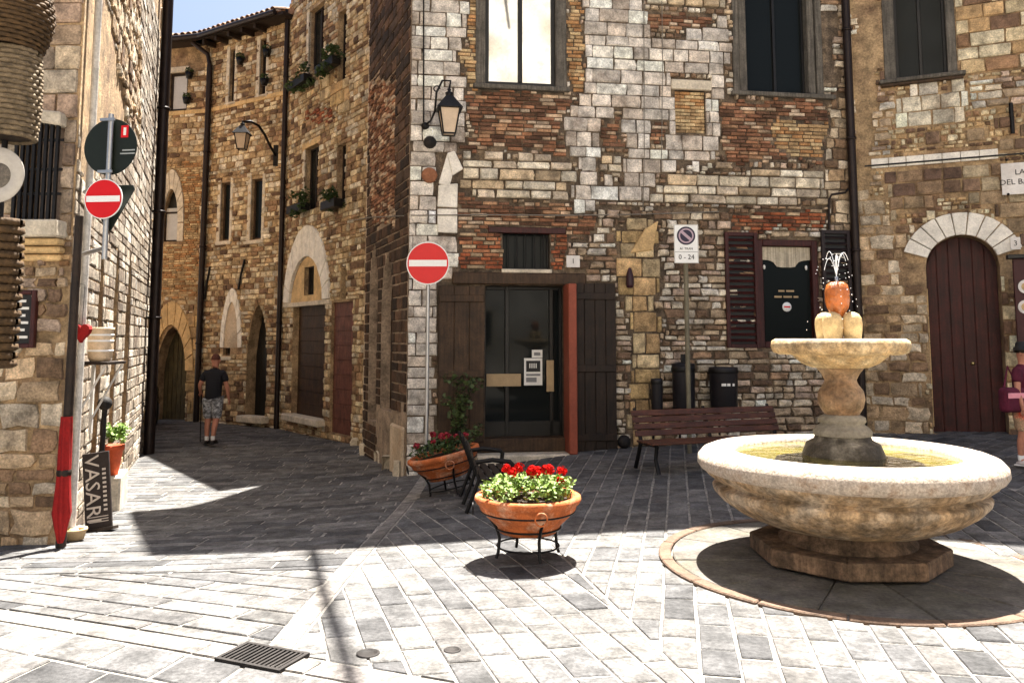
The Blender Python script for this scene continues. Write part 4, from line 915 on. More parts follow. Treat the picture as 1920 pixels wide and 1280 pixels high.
def planter(loc, label, s=1, tilt=0, leafm=m_leaf, petm=m_petal, nb=9, seed=1, dens=900):
    rn = random.Random(seed)
    root = empty('bowl_planter', loc, label, 'planter', group='terracotta bowl planters on iron stands'); T = tr(Vector(loc)) @ rot('Y', tilt) @ Matrix.Scale(s, 4)
    M().lathe([(.1, .16), (.2, .165), (.23, .2), (.235, .22), (.3, .28), (.345, .33), (.352, .36), (.36, .365), (.372, .375), (.385, .395), (.38, .42), (.36, .43), (.335, .425), (.32, .39), (.28, .33), (.01, .3)], 56, T).obj('bowl', m_terra, root)
    M().lathe([(.01, .39), (.325, .385)], 32, T).obj('soil', mat('potting_soil', (.05, .035, .025), bump=.8), root)
    st = M(); 
    for k in range(4):
        an = R(20+90*k); c, n = math.cos(an), math.sin(an)
        leg = M().tube([(.3*c, .3*n, .3), (.24*c, .24*n, .21), (.215*c, .215*n, .14), (.225*c, .225*n, .04), (.24*c, .24*n, 0)], .0115, 8, T).obj('leg', m_iron, root)
    for r, z in ((.222, .07), (.235, .2), (.335, .315)):
        st.tube([(r*math.cos(2*math.pi*i/40), r*math.sin(2*math.pi*i/40), z) for i in range(41)], .007, 6, T)
    st.obj('stand_ring', m_iron, root)
    for k in range(2):
        an = R(-78-98*k); c, n = math.cos(an), math.sin(an)
        rg = M(); Tr = T @ tr(.385*c, .385*n, .33) @ rot('Z', an)
        rg.tube([(.012, .042*math.cos(2*math.pi*i/20), .042*math.sin(2*math.pi*i/20)) for i in range(21)], .006, 6, Tr); rg.obj('ring_handle', m_terra if k == 0 else m_iron, root)
    f = M()
    for _ in range(85):
        a = rn.uniform(0, 2*math.pi); r = .31*math.sqrt(rn.random()); h = rn.uniform(.05, .13)*(1.15-r)
        leaf_clump(f, (r*math.cos(a), r*math.sin(a), .42+h*.8), (.065, .065, .06), dens//85, .034, rn)
    q = M().add([T @ Vector(v) for v in f.V], f.F); q.obj('foliage', leafm, root)
    for k in range(nb):
        a = rn.uniform(-1.4, 1.2) if k % 4 else rn.uniform(2, 4); r = rn.uniform(.05, .29); p = (r*math.cos(a), r*math.sin(a), .55+rn.uniform(-.03, .07))
        b = M(); bloom(b, p, .036, 30, rn); b2 = M().add([T @ Vector(v) for v in b.V], b.F)
        bo = b2.obj('flower_head', petm, root); M().tube([T @ Vector((p[0]*.8, p[1]*.8, .42)), T @ Vector(p)], .003*s, 5).obj('stem', m_leaf, bo)
    return root
pl1 = planter(Vector((.12, 6.2, g(.1, 6.2)+.03)), 'orange terracotta bowl planter of red geraniums standing in the sun', s=1.05, seed=3, nb=11, dens=1500)
# ------------------------------------------------------------------ round signs
def disc(q, T, r, y0, y1, seg=40): return q.lathe([(.001, y1), (r, y1), (r, y0), (.001, y0)], seg, T @ rot('X', R(90)), sm=False)   # faces -y
def no_entry(root, T, r):
    d = disc(M(), T, r, 0, .006).obj('sign_plate', m_white, root)
    disc(M(), T @ tr(0, -.007, 0), r*.95, 0, .002).obj('red_disc', m_red, d)
    M().box(-r*.88, r*.88, -.0125, -.0105, -r*.15, r*.15, T).obj('white_bar', m_white, d); return d
def clampz(T, root, w=.1): M().box(-w, w, .008, .03, -.015, .015, T).obj('clamp', m_steel, root)
# right one, on its pole in front of the pale corner
pz = at(803, 494, 10.6); base = Vector((pz.x, pz.y, g(pz.x, pz.y)))
ne = empty('no_entry_sign', base, 'red and white no entry disc on a thin grey pole before the pale house corner', 'road sign', 'no entry signs')
M().tube([base-Vector((0, 0, .1)), Vector((base.x, base.y, pz.z+.3))], .024, 12).obj('pole', m_steel, ne)
no_entry(ne, tr(pz.x, pz.y-.04, pz.z), .285); clampz(tr(pz.x, pz.y-.04, pz.z), ne)
# left one: pole with back of a big disc, a triangle back and a no entry disc
pz = at(201, 375, 7.0); pd_ = at(204, 274, 7.0); base = Vector((pz.x, pz.y, g(pz.x, pz.y)))
ne2 = empty('no_entry_sign', Vector((pz.x, pz.y, 2.2)), 'red no entry disc under a large black round sign back by the left house', 'road sign', 'no entry signs')
M().tube([Vector((pz.x, pz.y, 2.3)), Vector((pz.x, pz.y, pd_.z+.29))], .024, 12).obj('pole', m_steel, ne2)
M().tube([Vector((pz.x, pz.y, 3.0)), Vector((pz.x-.5, pz.y+.55, 3.0))], .02, 10).obj('wall_arm', m_steel, ne2); M().tube([Vector((pz.x, pz.y, 2.4)), Vector((pz.x-.5, pz.y+.55, 2.4))], .02, 10).obj('wall_arm', m_steel, ne2)
no_entry(ne2, tr(pz.x-.005, pz.y-.05, pz.z) @ rot('Z', R(-6)), .178)
m_sback = mat('black_green_sign_back', (.006, .01, .005), rough=.45, var=.15, bump=0)
bt = tr(pd_.x, pd_.y+.035, pd_.z) @ rot('Z', R(-8)); bd_ = disc(M(), bt, .256, 0, .006).obj('round_sign_back', m_sback, ne2)
for z in (.235, -.235): M().box(-.07, .07, -.07, -.055, z-.012, z+.012, bt).obj('clamp', m_steel, bd_)
M().box(.1, .17, -.01, -.007, .08, .19, bt).obj('red_sticker', m_red, bd_); M().box(.125, .15, -.012, -.0105, .1, .17, bt).obj('sticker_mark', m_paper, bd_)
for i, w in enumerate((.05, .07)): M().box(.19-w-.02, .24, -.01, -.007, -.03-.03*i-.012, -.03-.03*i, bt).obj('sticker_text', mat('grey_print2', (.3, .32, .32), var=0, bump=0), bd_)
tt_ = tr(pz.x+.005, pz.y+.04, pz.z-.0) @ rot('Z', R(-6))
fixn(M().prism([(-.21, .14), (.21, .14), (.23, .1), (.02, -.27), (-.02, -.27), (-.23, .1)], 0, .008, tt_).obj('triangle_sign_back', m_sback, ne2, bevel=.004))
# parking ban sign on the wall side post
pz = at(1285, 458, 11.3); base = Vector((pz.x, pz.y, g(pz.x, pz.y)))
ps = empty('parking_sign', base, 'white rectangular parking ban sign on an olive post between the doors and the window', 'road sign')
M().tube([base, Vector((pz.x, pz.y, pz.z+.25))], .033, 12).obj('post', mat('olive_post', (.17, .15, .1), rough=.6, var=.2), ps)
T = tr(pz.x, pz.y-.05, pz.z); sp = M().box(-.17, .17, -.005, .0, -.27, .27, T).obj('sign_plate', m_white, ps, bevel=.002)
rframe(M(), T, -.172, .172, -.275, .275, .012, -.009, -.004).obj('rim', m_steel, sp)
T1 = T @ tr(0, -.007, .115)
m_navy = mat('dark_navy_print', (.02, .015, .04), var=0, bump=0, rough=.4); m_dred = mat('faded_red_print', (.2, .05, .09), var=0, bump=0, rough=.4)
disc(M(), T1, .13, 0, .002).obj('outer_disc', m_navy, sp); disc(M(), T1 @ tr(0, -.003, 0), .106, 0, .002).obj('ring_disc', mat('mauve_print', (.45, .33, .38), var=0, bump=0), sp)
disc(M(), T1 @ tr(0, -.006, 0), .085, 0, .002).obj('inner_disc', m_navy, sp)
M().box(-.1, .1, -.011, -.009, -.02, .02, T1 @ rot('Y', R(42))).obj('slash', MATS['mauve_print'], sp)
text('AI  TRAN', .045, T @ tr(0, -.008, -.07), m_black, sp); text('0 - 24', .095, T @ tr(0, -.008, -.19), m_black, sp)
M().box(-.165, .165, -.008, -.006, -.118, -.112, T).obj('line', MATS['grey_print'], sp)
# ------------------------------------------------------------------ wall lanterns
def lantern(root, T, s=1):
    k = 4; q = M()
    def ringp(r, z): return [(r*math.cos(R(45+90*i)), r*math.sin(R(45+90*i)), z) for i in range(4)]
    A_, B_, C_, D_ = ringp(.12*s, -.36*s), ringp(.2*s, 0), ringp(.26*s, -.0), ringp(.07*s, .2*s)
    gl = M().add(ringp(.11*s, -.355*s)+ringp(.19*s, -.005), [(i, (i+1) % 4, (i+1) % 4+4, i+4) for i in range(4)]+[(3, 2, 1, 0)], T).obj('lantern_glass', m_lens, root)
    q.add(C_+D_, [(i, (i+1) % 4, (i+1) % 4+4, i+4) for i in range(4)]+[(3, 2, 1, 0), (4, 5, 6, 7)], T); q.lathe([(.05*s, .2*s), (.06*s, .25*s), (.02*s, .27*s), (.03*s, .3*s), (.001, .33*s)], 10, T)
    q.obj('lantern_roof', m_iron, root)
    f = M()
    for i in range(4):
        f.tube([A_[i], B_[i]], .012*s, 6, T); f.tube([A_[i], A_[(i+1) % 4]], .012*s, 6, T)
    f.obj('lantern_frame', m_iron, root)
pl = at(842, 206, 11.05); wl = empty('wall_lantern', WA.pt(*WA.st(797, 235)), 'black iron lantern on a curled bracket at the pale corner by the tall window', 'street lamp', 'iron street lanterns')
lantern(wl, tr(pl.x, pl.y, pl.z) @ rot('Z', R(10)), .98)
p0 = WA.pt(*WA.st(797, 235), .02); p1 = Vector((pl.x, pl.y, pl.z+.3))
br = M(); br.tube([p0, p0+Vector((.1, -.15, .02)), Vector((pl.x-.2, pl.y, pl.z-.02)), Vector((pl.x-.18, pl.y, pl.z+.25)), Vector((pl.x-.1, pl.y, pl.z+.42)), Vector((pl.x+.02, pl.y, pl.z+.42)), Vector((pl.x, pl.y, pl.z+.3))], .016, 8)
br.tube([(pl.x-.18+.05*math.cos(t/3)*(1-t/40), pl.y, pl.z+.3+.05*math.sin(t/3)*(1-t/40)) for t in range(20)], .01, 6); br.obj('bracket', m_iron, wl)
M().ball(WA.pt(*WA.st(797, 238), .04), .06, 10).obj('wall_rose', m_iron, wl)
p = WA.st(806, 268); M().lathe([(.001, 0), (.07, .0), (.1, .04), (.07, .1), (.001, .12)], 12, WA.T @ tr(p[0], 0, p[1]) @ rot('X', R(90))).obj('junction_box', m_rust, wl)
pl = at(454, 260, 17.3); pw = WB.pt(.12, 5.9, .1); pw = at(517, 292, 18.6)
wl2 = empty('wall_lantern', pw, 'black iron lantern hanging from a long curved arm in the alley', 'street lamp', 'iron street lanterns')
lantern(wl2, tr(pl.x, pl.y, pl.z+.1), .95)
cp = [pw, at(507, 275, 18.3), at(496, 252, 18), at(485, 236, 17.7), at(470, 228, 17.5), at(455, 229, 17.3), Vector((pl.x, pl.y, pl.z+.4))]
M().tube(cp, .03, 8).obj('bracket', m_iron, wl2); M().box(-.05, .05, -.03, .03, -.25, .25, tr(pw)).obj('wall_plate', m_iron, wl2)
# ------------------------------------------------------------------ plates and plaque
def plate(W, u0, v0, u1, v1, label, cat, txt=None, size=.1, nm='number_plate', o=.07):
    r = W.rect(u0, v0, u1, v1); q = M().box(r[0], r[1], -o-.012, -o, r[2], r[3], W.T).box(r[0]+.02, r[1]-.02, -o, .02, r[2]+.02, r[3]-.02, W.T).obj(nm, m_marble, None, bevel=.003); tag(q, label, cat)
    if txt: text(txt, size, W.T @ tr((r[0]+r[1])/2, -o-.014, (r[2]+r[3])/2), m_black, q)
    return q
plate(WA, 1060, 480, 1085, 502, 'small white number plate above the right end of the wooden door lintel', 'house number', '1', .11)
plate(WD, 1893, 446, 1912, 469, 'small white number plate right of the round arched portal', 'house number', '3', .11)
pq = plate(WD, 1876, 305, 1990, 364, 'white marble street name plaque with carved capitals high on the blocks at the right edge', 'plaque', None, .1, 'street_plaque')
x, z = WD.st(1922, 324); text('LARGO', .115, WD.T @ tr(WD.st(1929, 324)[0], -.086, z), m_black, pq); text('DEL BARGELLO', .115, WD.T @ tr(WD.st(1931, 341)[0], -.086, WD.st(1920, 342)[1]), m_black, pq)
for (u, v) in ((1886, 302), (1889, 366)): M().ball(WD.pt(*WD.st(u, v), .08), .02, 8).obj('nail', m_iron, pq)
# alarm lamp right of the doorway and round boot stone
r = WA.rect(1171, 508, 1185, 540); al = M().lathe([(.001, .0), (.05, .0), (.06, .05), (.06, .16), (.04, .24), (.02, .3), (.001, .3)], 14, WA.T @ tr((r[0]+r[1])/2, -.09, r[2])).obj('wall_bell', mat('dark_plum_enamel', (.04, .012, .02), rough=.3), None); tag(al, 'small dark bell lamp hanging on the ochre stones right of the doorway', 'wall lamp')
M().box(-.012, .012, -.09, .0, .28, .3, WA.T @ tr((r[0]+r[1])/2, 0, r[2])).obj('bracket', m_iron, al)
p = WA.pt(*WA.st(1166, 823), .12); bs = M().ball(p, .1, 14).obj('round_stone', m_rust, None); tag(bs, 'dark round ball standing at the wall foot right of the open door leaf', 'ball')
bs.location.z = g(p.x, p.y)+.1
# ------------------------------------------------------------------ bins on the wall
def wbin(u0, v0, u1, v1, label, txt=None, y=None, cap=False):
    r = WA.rect(u0, v0, u1, v1); w = r[1]-r[0]; h = r[3]-r[2]; cx = (r[0]+r[1])/2
    root = empty('litter_bin', WA.pt(cx, r[2], .2), label, 'litter bin', 'dark bins along the wall behind the bench'); T = WA.T @ tr(cx, -.26, r[2])
    mm = mat('black_bin_paint', (.014, .012, .014), rough=.45, var=.2, bump=.1)
    M().lathe([(.001, 0), (w*.44, 0), (w*.46, .02), (w*.49, h*.9), (w*.5, h*.93), (w*.5, h), (w*.46, h), (w*.44, h*.93), (.001, h*.9)], 28, T).obj('drum', mm, root)
    M().lathe([(w*.505, h*.86), (w*.52, h*.88), (w*.52, h*.93), (w*.505, h*.95)], 28, T).obj('band', m_iron, root)
    M().box(-.02, .02, w*.4, .26, h*.3, h*.7, T).obj('wall_bracket', m_iron, root)
    M().tube([(0, .2, h*.5), (0, .2, -r[2]+g(*WA.pt(cx, 0).xy))], .02, 8, T).obj('leg', m_iron, root)
    if cap: M().box(-.03, .03, -.02, .02, h, h+.16, T).obj('top_handle', m_iron, root); M().lathe([(w*.52, h), (w*.5, h+.02), (.001, h+.05)], 24, T).obj('lid', mm, root)
    if txt:
        for x_, x2 in ((-.11, -.045), (-.03, .015), (.05, .075)): M().box(x_*w/.4, x2*w/.4, -w*.5, -w*.46, h*.57, h*.63, T).obj('white_lettering', m_paper, root)
wbin(1319, 687, 1369, 765, 'rightmost black litter bin with white lettering behind the bench', 'RIFIUTI')
wbin(1250, 683, 1291, 772, 'middle black litter bin with a raised lid handle in front of the sign post', cap=True)
wbin(1211, 708, 1232, 778, 'narrowest and leftmost of the dark bins behind the bench')
# ------------------------------------------------------------------ benches
def bench():
    rt = empty('park_bench', (0, 0, 0), 'brown slatted bench standing under the window beside the litter bins', 'bench', 'slatted benches on iron frames', local=True)
    L = 1.85
    for i in range(4): M().box(-L/2, L/2, -.42+i*.115, -.42+i*.115+.09, .42+.012*i*0, .45, None).obj('seat_slat', m_slat, rt, bevel=.008)
    for i in range(4):
        z = .5+i*.1; y = .03+.035*i; M().box(-L/2, L/2, -.015, .015, 0, .093, tr(0, y, z) @ rot('X', R(-16))).obj('back_slat', m_slat, rt, bevel=.008)
    for sx in (-1, 0, 1):
        f = M(); x = sx*(L/2-.06)
        f.tube([(x, .2, .92), (x, .06, .55), (x, .02, .42), (x, .1, .2), (x, .18, 0)], [.02, .022, .025, .024, .026], 8)
        f.tube([(x, .05, .405), (x, -.2, .405), (x, -.4, .405)], .022, 8)
        f.tube([(x, -.4, .41), (x, -.36, .2), (x, -.44, 0)], [.024, .022, .026], 8)
        if 0: f.tube([(x, .08, .64), (x, -.15, .67), (x, -.38, .64), (x, -.42, .6), (x, -.4, .42)], .02, 8)
        f.obj('iron_frame', m_iron, rt)
    return rt
m_slat = mat('red_brown_slats', (.09, .032, .016), rough=.45, var=.35, wave=(3, 3, 40), bump=.2)
bn1 = bench()
pb0 = gh(1212, 878); pb1 = gh(1478, 835)
bl = Vector((2.5, 10.75, 0)); bn1.location = (2.5, 10.2, g(2.5, 10.2)+.016); bn1.rotation_euler = (0, 0, R(20)); bn1.scale = (1.14, .9, .78)
bn2 = copy_tree(bn1, (-.38, 8.75, g(-.38, 8.7)+.016), R(98), 'dark slatted bench seen end on behind the geranium planter'); bn2.scale = (.5, .8, .78)
def arm_(sx):
    o = M().tube([(sx*.86, .08, .64), (sx*.86, -.15, .67), (sx*.86, -.38, .64), (sx*.86, -.42, .6), (sx*.86, -.4, .42)], .03, 8).obj('arm_rest', m_iron, None)
    o.parent = bn2
arm_(-1); arm_(1)
m_dslat = mat('blackened_slats', (.03, .022, .016), rough=.5, var=.3)
for ch in bn2.children:
    if 'slat' in ch.name: ch.data = ch.data.copy(); ch.data.materials[0] = m_dslat
# second planter, tilted, near the corner
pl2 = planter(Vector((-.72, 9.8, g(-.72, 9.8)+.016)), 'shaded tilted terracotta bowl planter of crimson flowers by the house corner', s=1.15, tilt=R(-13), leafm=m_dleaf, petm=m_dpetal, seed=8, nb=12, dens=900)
# leafy shrub in front of the left door leaf
rn = random.Random(11)
sp_ = WA.pt(WA.st(858, 800)[0], 0, .45); sh = empty('shrub', (sp_.x, sp_.y, g(sp_.x, sp_.y)), 'slender leafy shrub growing in a pot against the left door leaf', 'shrub')
q = M(); zc0 = g(sp_.x, sp_.y)
for k in range(26): leaf_clump(q, (sp_.x+rn.gauss(0, .1), sp_.y+rn.gauss(0, .07), zc0+.35+1.0*(k/26)+rn.uniform(-.05, .05)), (.1, .1, .09), 26, .06, rn)
q.obj('foliage', mat('shrub_leaves', (.07, .1, .035), rough=.5, var=.5, scale=12, bump=0), sh)
for k in range(3): M().tube([(sp_.x+.02*k, sp_.y, zc0+.15), (sp_.x+.05*(k-1), sp_.y, zc0+.7), (sp_.x+.09*(k-1), sp_.y, zc0+1.25)], [.014, .01, .005], 6).obj('stem', m_brwood, sh)
M().lathe([(.001, 0), (.11, 0), (.15, .22), (.165, .22), (.165, .27), (.14, .27), (.13, .2), (.001, .2)], 24, tr(sp_.x, sp_.y, zc0+.02)).obj('pot', m_terra, sh)
# ------------------------------------------------------------------ flower boxes and pots in the alley
def flowerbox(W, u, v, w, label, sz=1):
    s_, z = W.st(u, v); p = W.pt(s_, z, .2); rn = random.Random(int(u))
    rt = empty('flower_box', p, label, 'flower box', 'dark flower boxes on the alley house')
    M().box(-w/2, w/2, -.1, .1, -.2, -.02, tr(p) @ rot('Z', math.atan2(W.U.y, W.U.x))).obj('box', m_iron, rt, bevel=.01)
    for dx in (-.3, .3): M().tube([tr(p) @ (W.U*dx*w-W.N*.18+Vector((0, 0, -.05))), tr(p) @ (W.U*dx*w+Vector((0, 0, -.2)))], .012, 6).obj('bracket', m_iron, rt)
    q = M()
    for k in range(int(18*w*sz)):
        c = p+W.U*rn.uniform(-w/2, w/2)+W.N*rn.uniform(-.12, .12)+Vector((0, 0, rn.uniform(-.22, .2)*sz)); leaf_clump(q, c, (.1, .1, .1), 26, .07, rn)
    q.obj('foliage', m_dleaf, rt); return rt
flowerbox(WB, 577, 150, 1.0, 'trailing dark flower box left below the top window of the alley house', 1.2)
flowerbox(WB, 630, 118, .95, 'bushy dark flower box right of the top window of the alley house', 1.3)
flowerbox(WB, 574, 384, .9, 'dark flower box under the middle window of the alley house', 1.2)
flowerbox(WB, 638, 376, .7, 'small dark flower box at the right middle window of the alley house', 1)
def wallpot(W, u, v, label):
    s_, z = W.st(u, v); p = W.pt(s_, z, .16); rt = empty('hanging_pot', p, label, 'hanging pot', 'small pots hanging beside the row house windows')
    M().lathe([(.001, -.16), (.07, -.16), (.11, 0), (.09, 0), (.001, -.02)], 14, tr(p)).obj('pot', m_iron, rt); q = M(); leaf_clump(q, p+Vector((0, 0, .05)), (.11, .11, .09), 70, .06, random.Random(int(u))); q.obj('foliage', m_dleaf, rt)
    M().tube([p, p-W.N*.16], .012, 6).obj('bracket', m_iron, rt)
for (W, u, v, l) in ((WC, 505, 152, 'hanging pot right of the upper window under the eave'), (WC, 460, 113, 'hanging pot between the two narrow upper windows'), (WC, 510, 98, 'highest hanging pot beside the upper right window'), (WL, 357, 187, 'hanging pot right below the small shuttered window'), (WL, 362, 140, 'hanging pot at the upper right corner of the small shuttered window')): wallpot(W, u, v, l)
# ------------------------------------------------------------------ left shop front
post = Vector((-4.0, 7.3, g(-4.0, 7.3)))
pr = empty('closed_parasol', post, 'closed red parasol strapped to a dark wooden pole beside the left house corner', 'parasol')
tp = at(149, 405, post.y-.02)
M().tube([post+Vector((0, 0, .02)), Vector((tp.x, tp.y, tp.z))], [.045, .035], 12).obj('pole', m_dkwood, pr)
m_cloth = mat('red_canvas', (.28, .008, .007), rough=.8, var=.2, bump=.2)
M().lathe([(.02, .02), (.03, .05), (.05, .15), (.07, .28), (.06, .4), (.05, .6), (.047, .8), (.045, 1.0), (.04, 1.12)], 30, tr(post+Vector((.01, -.03, .04))), wob=lambda a, z: .22*math.cos(6*a+z*3)).obj('furled_canopy', m_cloth, pr)
M().lathe([(.056, .6), (.062, .615), (.062, .64), (.056, .655)], 20, tr(post+Vector((.01, -.03, .04)))).obj('strap', m_dkwood, pr)
# display table with jar, ornament
tc = Vector((-4.22, 8.3, 0)); zt = at(185, 677, tc.y).z
tb = empty('wall_shelf', Vector((tc.x, tc.y, zt)), 'small dark wall shelf on white struts carrying a jar at the left wall', 'shelf')
M().box(-.2, .15, -.2, .2, zt-.03, zt, tr(tc.x, tc.y, 0)).obj('board', m_dkwood, tb, bevel=.004)
m_chalk = mat('chalk_white_paint', (.7, .66, .6), rough=.7, var=.2)
for sy in (-.17, .17):
    M().box(-.19, -.16, sy-.015, sy+.015, zt-.75, zt-.03, tr(tc.x, tc.y, 0)).obj('strut', m_chalk, tb); M().tube([(tc.x-.17, tc.y+sy, zt-.6), (tc.x+.12, tc.y+sy, zt-.04)], .012, 6).obj('brace', m_chalk, tb)
jz = M().lathe([(.001, 0), (.09, 0), (.115, .04), (.12, .12), (.12, .26), (.115, .31), (.125, .32), (.125, .345), (.1, .345), (.1, .3), (.001, .28)], 30, tr(tc.x+.0, tc.y-.05, zt)).obj('ceramic_jar', mat('cream_majolica', (.66, .5, .33), rough=.35, var=.2, scale=14), None); tag(jz, 'cream banded ceramic jar standing on the small wall shelf', 'jar')
for z in (.1, .2, .26): M().lathe([(.1215, z), (.1235, z+.004), (.1235, z+.014), (.1215, z+.018)], 30, tr(tc.x+.0, tc.y-.05, zt)).obj('painted_band', m_white, jz)
hp_ = at(153, 622, 7.7); ht = M(); pts = []
for i in range(24): t = 2*math.pi*i/24; pts.append((.0062*16*math.sin(t)**3*.9, .0062*(13*math.cos(t)-5*math.cos(2*t)-2*math.cos(3*t)-math.cos(4*t))))
ht.prism(pts, -.03, .03, tr(hp_)); hh = fixn(ht.obj('heart_ornament', m_cloth, None, bevel=.015, seg=2)); tag(hh, 'red fabric heart hanging above the small wall shelf', 'ornament')
M().tube([hp_+Vector((0, 0, .05)), hp_+Vector((0, .02, .45)), hp_+Vector((-.12, -.15, .5))], .003, 5).obj('string', m_iron, hh)
cb = Vector((-4.12, 7.75, g(-4.12, 7.75))); cr_ = empty('basket', cb, 'low wicker basket of small ceramics on the ground before the leaning board', 'basket')
M().lathe([(.001, .02), (.08, .02), (.1, .1), (.11, .1), (.11, .12), (.095, .12), (.08, .04), (.001, .04)], 24, tr(cb), wob=lambda a, z: .03*math.cos(18*a)).obj('weave', m_cardboard, cr_)
for k in range(5): M().ball(cb+Vector((.05*math.cos(k*1.3), .05*math.sin(k*1.3), .1)), .035, 10).obj('ceramic_piece', (m_terra, m_white, MATS['cream_majolica'], m_ochretrim, m_white)[k], cr_)
# leaning shop board
vb = Vector((-4.22, 8.4, g(-4.22, 8.4))); hv = .76; TV = tr(vb.x, vb.y, g(vb.x, vb.y)+.035) @ rot('Z', R(8)) @ rot('Y', R(-8)) @ rot('X', R(-8))
vs_ = empty('shop_board', vb, 'tall dark leaning shop board with white vertical lettering by the potted plant', 'shop sign')
q = M().box(-.13, .13, -.015, .015, 0, hv, TV).obj('board', mat('dark_slate_paint', (.035, .025, .022), rough=.6, var=.3), vs_, bevel=.004)
M().box(-.16, .16, -.08, .08, -.03, .0, TV).obj('foot', m_dkwood, vs_)
text('VASARI', .2, TV @ tr(-.045, -.018, hv*.52) @ rot('Y', R(90)), mat('chalk_lettering', (.6, .52, .45), var=.1, bump=0), q, sx=1.05)
[M().box(.06, .095, -.019, -.0155, hv*.75-i*.045, hv*.75-i*.045+.022, TV).obj('painted_mark', MATS['chalk_lettering'], q) for i in range(10)]
for i in range(3): M().box(-.09, .1, -.02, -.016, .06+i*.025, .068+i*.025, TV).obj('painted_line', MATS['chalk_lettering'], q)
st_ = empty('rusty_sign_post', Vector((-4.72, 9.35, g(-4.7, 9.4))), 'thin dark iron post behind the leaning shop board', 'post'); pp_ = Vector((-4.72, 9.35, g(-4.7, 9.4)))
M().tube([pp_, pp_+Vector((.02, 0, 1.25))], .03, 8).obj('shaft', m_rust, st_); M().ball(pp_+Vector((.02, 0, 1.3)), .08, 12).obj('knob', m_rust, st_)
# potted plant on a low step
wp = Vector((-4.9, 10.0, -.19)); gg = g(-4.9, 10)
m_stp = M().box(-.16, .2, -.2, .45, gg-wp.z-.05, .14, tr(wp.x-.08, wp.y, wp.z) @ rot('Z', R(18))).obj('stone_block', m_stonetrim, None, bevel=.02); tag(m_stp, 'low pale stone block carrying the red flower pot at the left wall', 'stone block')
pt2 = empty('potted_plant', wp+Vector((0, 0, .14)), 'light green plant in a tall red pot at the foot of the sunlit wall', 'potted plant'); T = tr(wp.x, wp.y, wp.z+.14)
M().lathe([(.001, 0), (.07, 0), (.115, .3), (.13, .3), (.13, .36), (.11, .36), (.1, .28), (.001, .28)], 24, T).obj('pot', mat('red_terracotta', (.55, .09, .03), rough=.7, var=.2), pt2)
q = M(); rn = random.Random(31)
for k in range(22): leaf_clump(q, (rn.gauss(0, .07), rn.gauss(0, .07), .42+rn.uniform(0, .16)), (.06, .06, .06), 22, .04, rn)
M().add([T @ Vector(v) for v in q.V], q.F).obj('foliage', mat('fresh_green_leaves', (.2, .32, .06), rough=.6, var=.4, scale=20, bump=0), pt2)
# wicker display at the very left edge
def basket(T, R_, H, bulge, parent, m, open_top=True):
    n = 18
    for k in range(n):
        z0 = H*k/n; r = R_*(1+bulge*math.sin(math.pi*(k+.5)/n))
        pts = [((r+.006*(1 if (i+k) % 2 else -1))*math.cos(2*math.pi*i/36), (r+.006*(1 if (i+k) % 2 else -1))*math.sin(2*math.pi*i/36), z0+H/n/2) for i in range(37)]
        M().tube(pts, H/n*.52, 5, T, cap=False).obj('wicker_hoop', m, parent)
    M().lathe([(.001, H*.03), (R_*.95, H*.03), (R_*(.95+bulge), H*.5), (R_*.93, H*.97)], 24, T).obj('lining', m_dkwood, parent)
m_wick = mat('pale_wicker', (.17, .125, .075), rough=.8, var=.5, scale=20, bump=.5); m_wickd = mat('brown_wicker', (.08, .045, .018), rough=.8, var=.5, scale=20, bump=.5)
for (u, v0, v1, r, bg_, mm, lab) in ((8, -40, 96, .22, .3, m_wickd, 'large round brown wicker basket at the top left corner'), (14, 96, 262, .16, .12, m_wick, 'tall pale wicker basket hanging in front of the iron grille'), (-6, 410, 690, .085, .12, m_wickd, 'long narrow dark wicker basket at the left edge beside the framed board')):
    pa_, pb_ = at(u, v1, 5.4), at(u, v0, 5.4); rt = empty('wicker_basket', pa_, lab, 'basket', 'wicker baskets hanging at the left edge')
    basket(tr(pa_.x, pa_.y, pa_.z), r, pb_.z-pa_.z, bg_, rt, mm)
pa_ = at(-2, 330, 5.35); pc = empty('ceramic_plate', pa_, 'white ceramic plate with a dark centre hanging between the wicker baskets', 'plate'); TT = tr(pa_) @ rot('X', R(90))
M().lathe([(.001, .012), (.09, .012), (.11, .02), (.19, .035), (.192, .028), (.1, .0), (.001, 0)], 36, TT).obj('rim', mat('glazed_white', (.4, .37, .33), rough=.25, var=.1, bump=0), pc); M().lathe([(.001, .016), (.085, .016), (.088, .0125)], 30, TT).obj('painted_centre', mat('painted_glaze', (.12, .1, .08), rough=.3, var=.6, scale=30, bump=0), pc)
p_ = at(-14, 640, 5.5); st2 = empty('display_rack', Vector((p_.x, p_.y, g(p_.x, p_.y))), 'dark iron rack pole holding the wicker baskets at the left edge', 'rack')
M().tube([Vector((p_.x, p_.y, g(p_.x, p_.y))), Vector((p_.x, p_.y, 4.6))], .02, 8).obj('pole', m_iron, st2)
for z in (1.4, 2.3, 3.0, 4.1): M().tube([(p_.x, p_.y, z), (p_.x+.1, p_.y-.08, z+.02)], .012, 6).obj('hook', m_iron, st2)
for k in range(3): an = 2.1*k; M().tube([Vector((p_.x, p_.y, g(p_.x, p_.y)+.15)), Vector((p_.x+.12*math.cos(an), p_.y+.12*math.sin(an), g(p_.x, p_.y)+.02))], .014, 6).obj('leg', m_iron, st2)
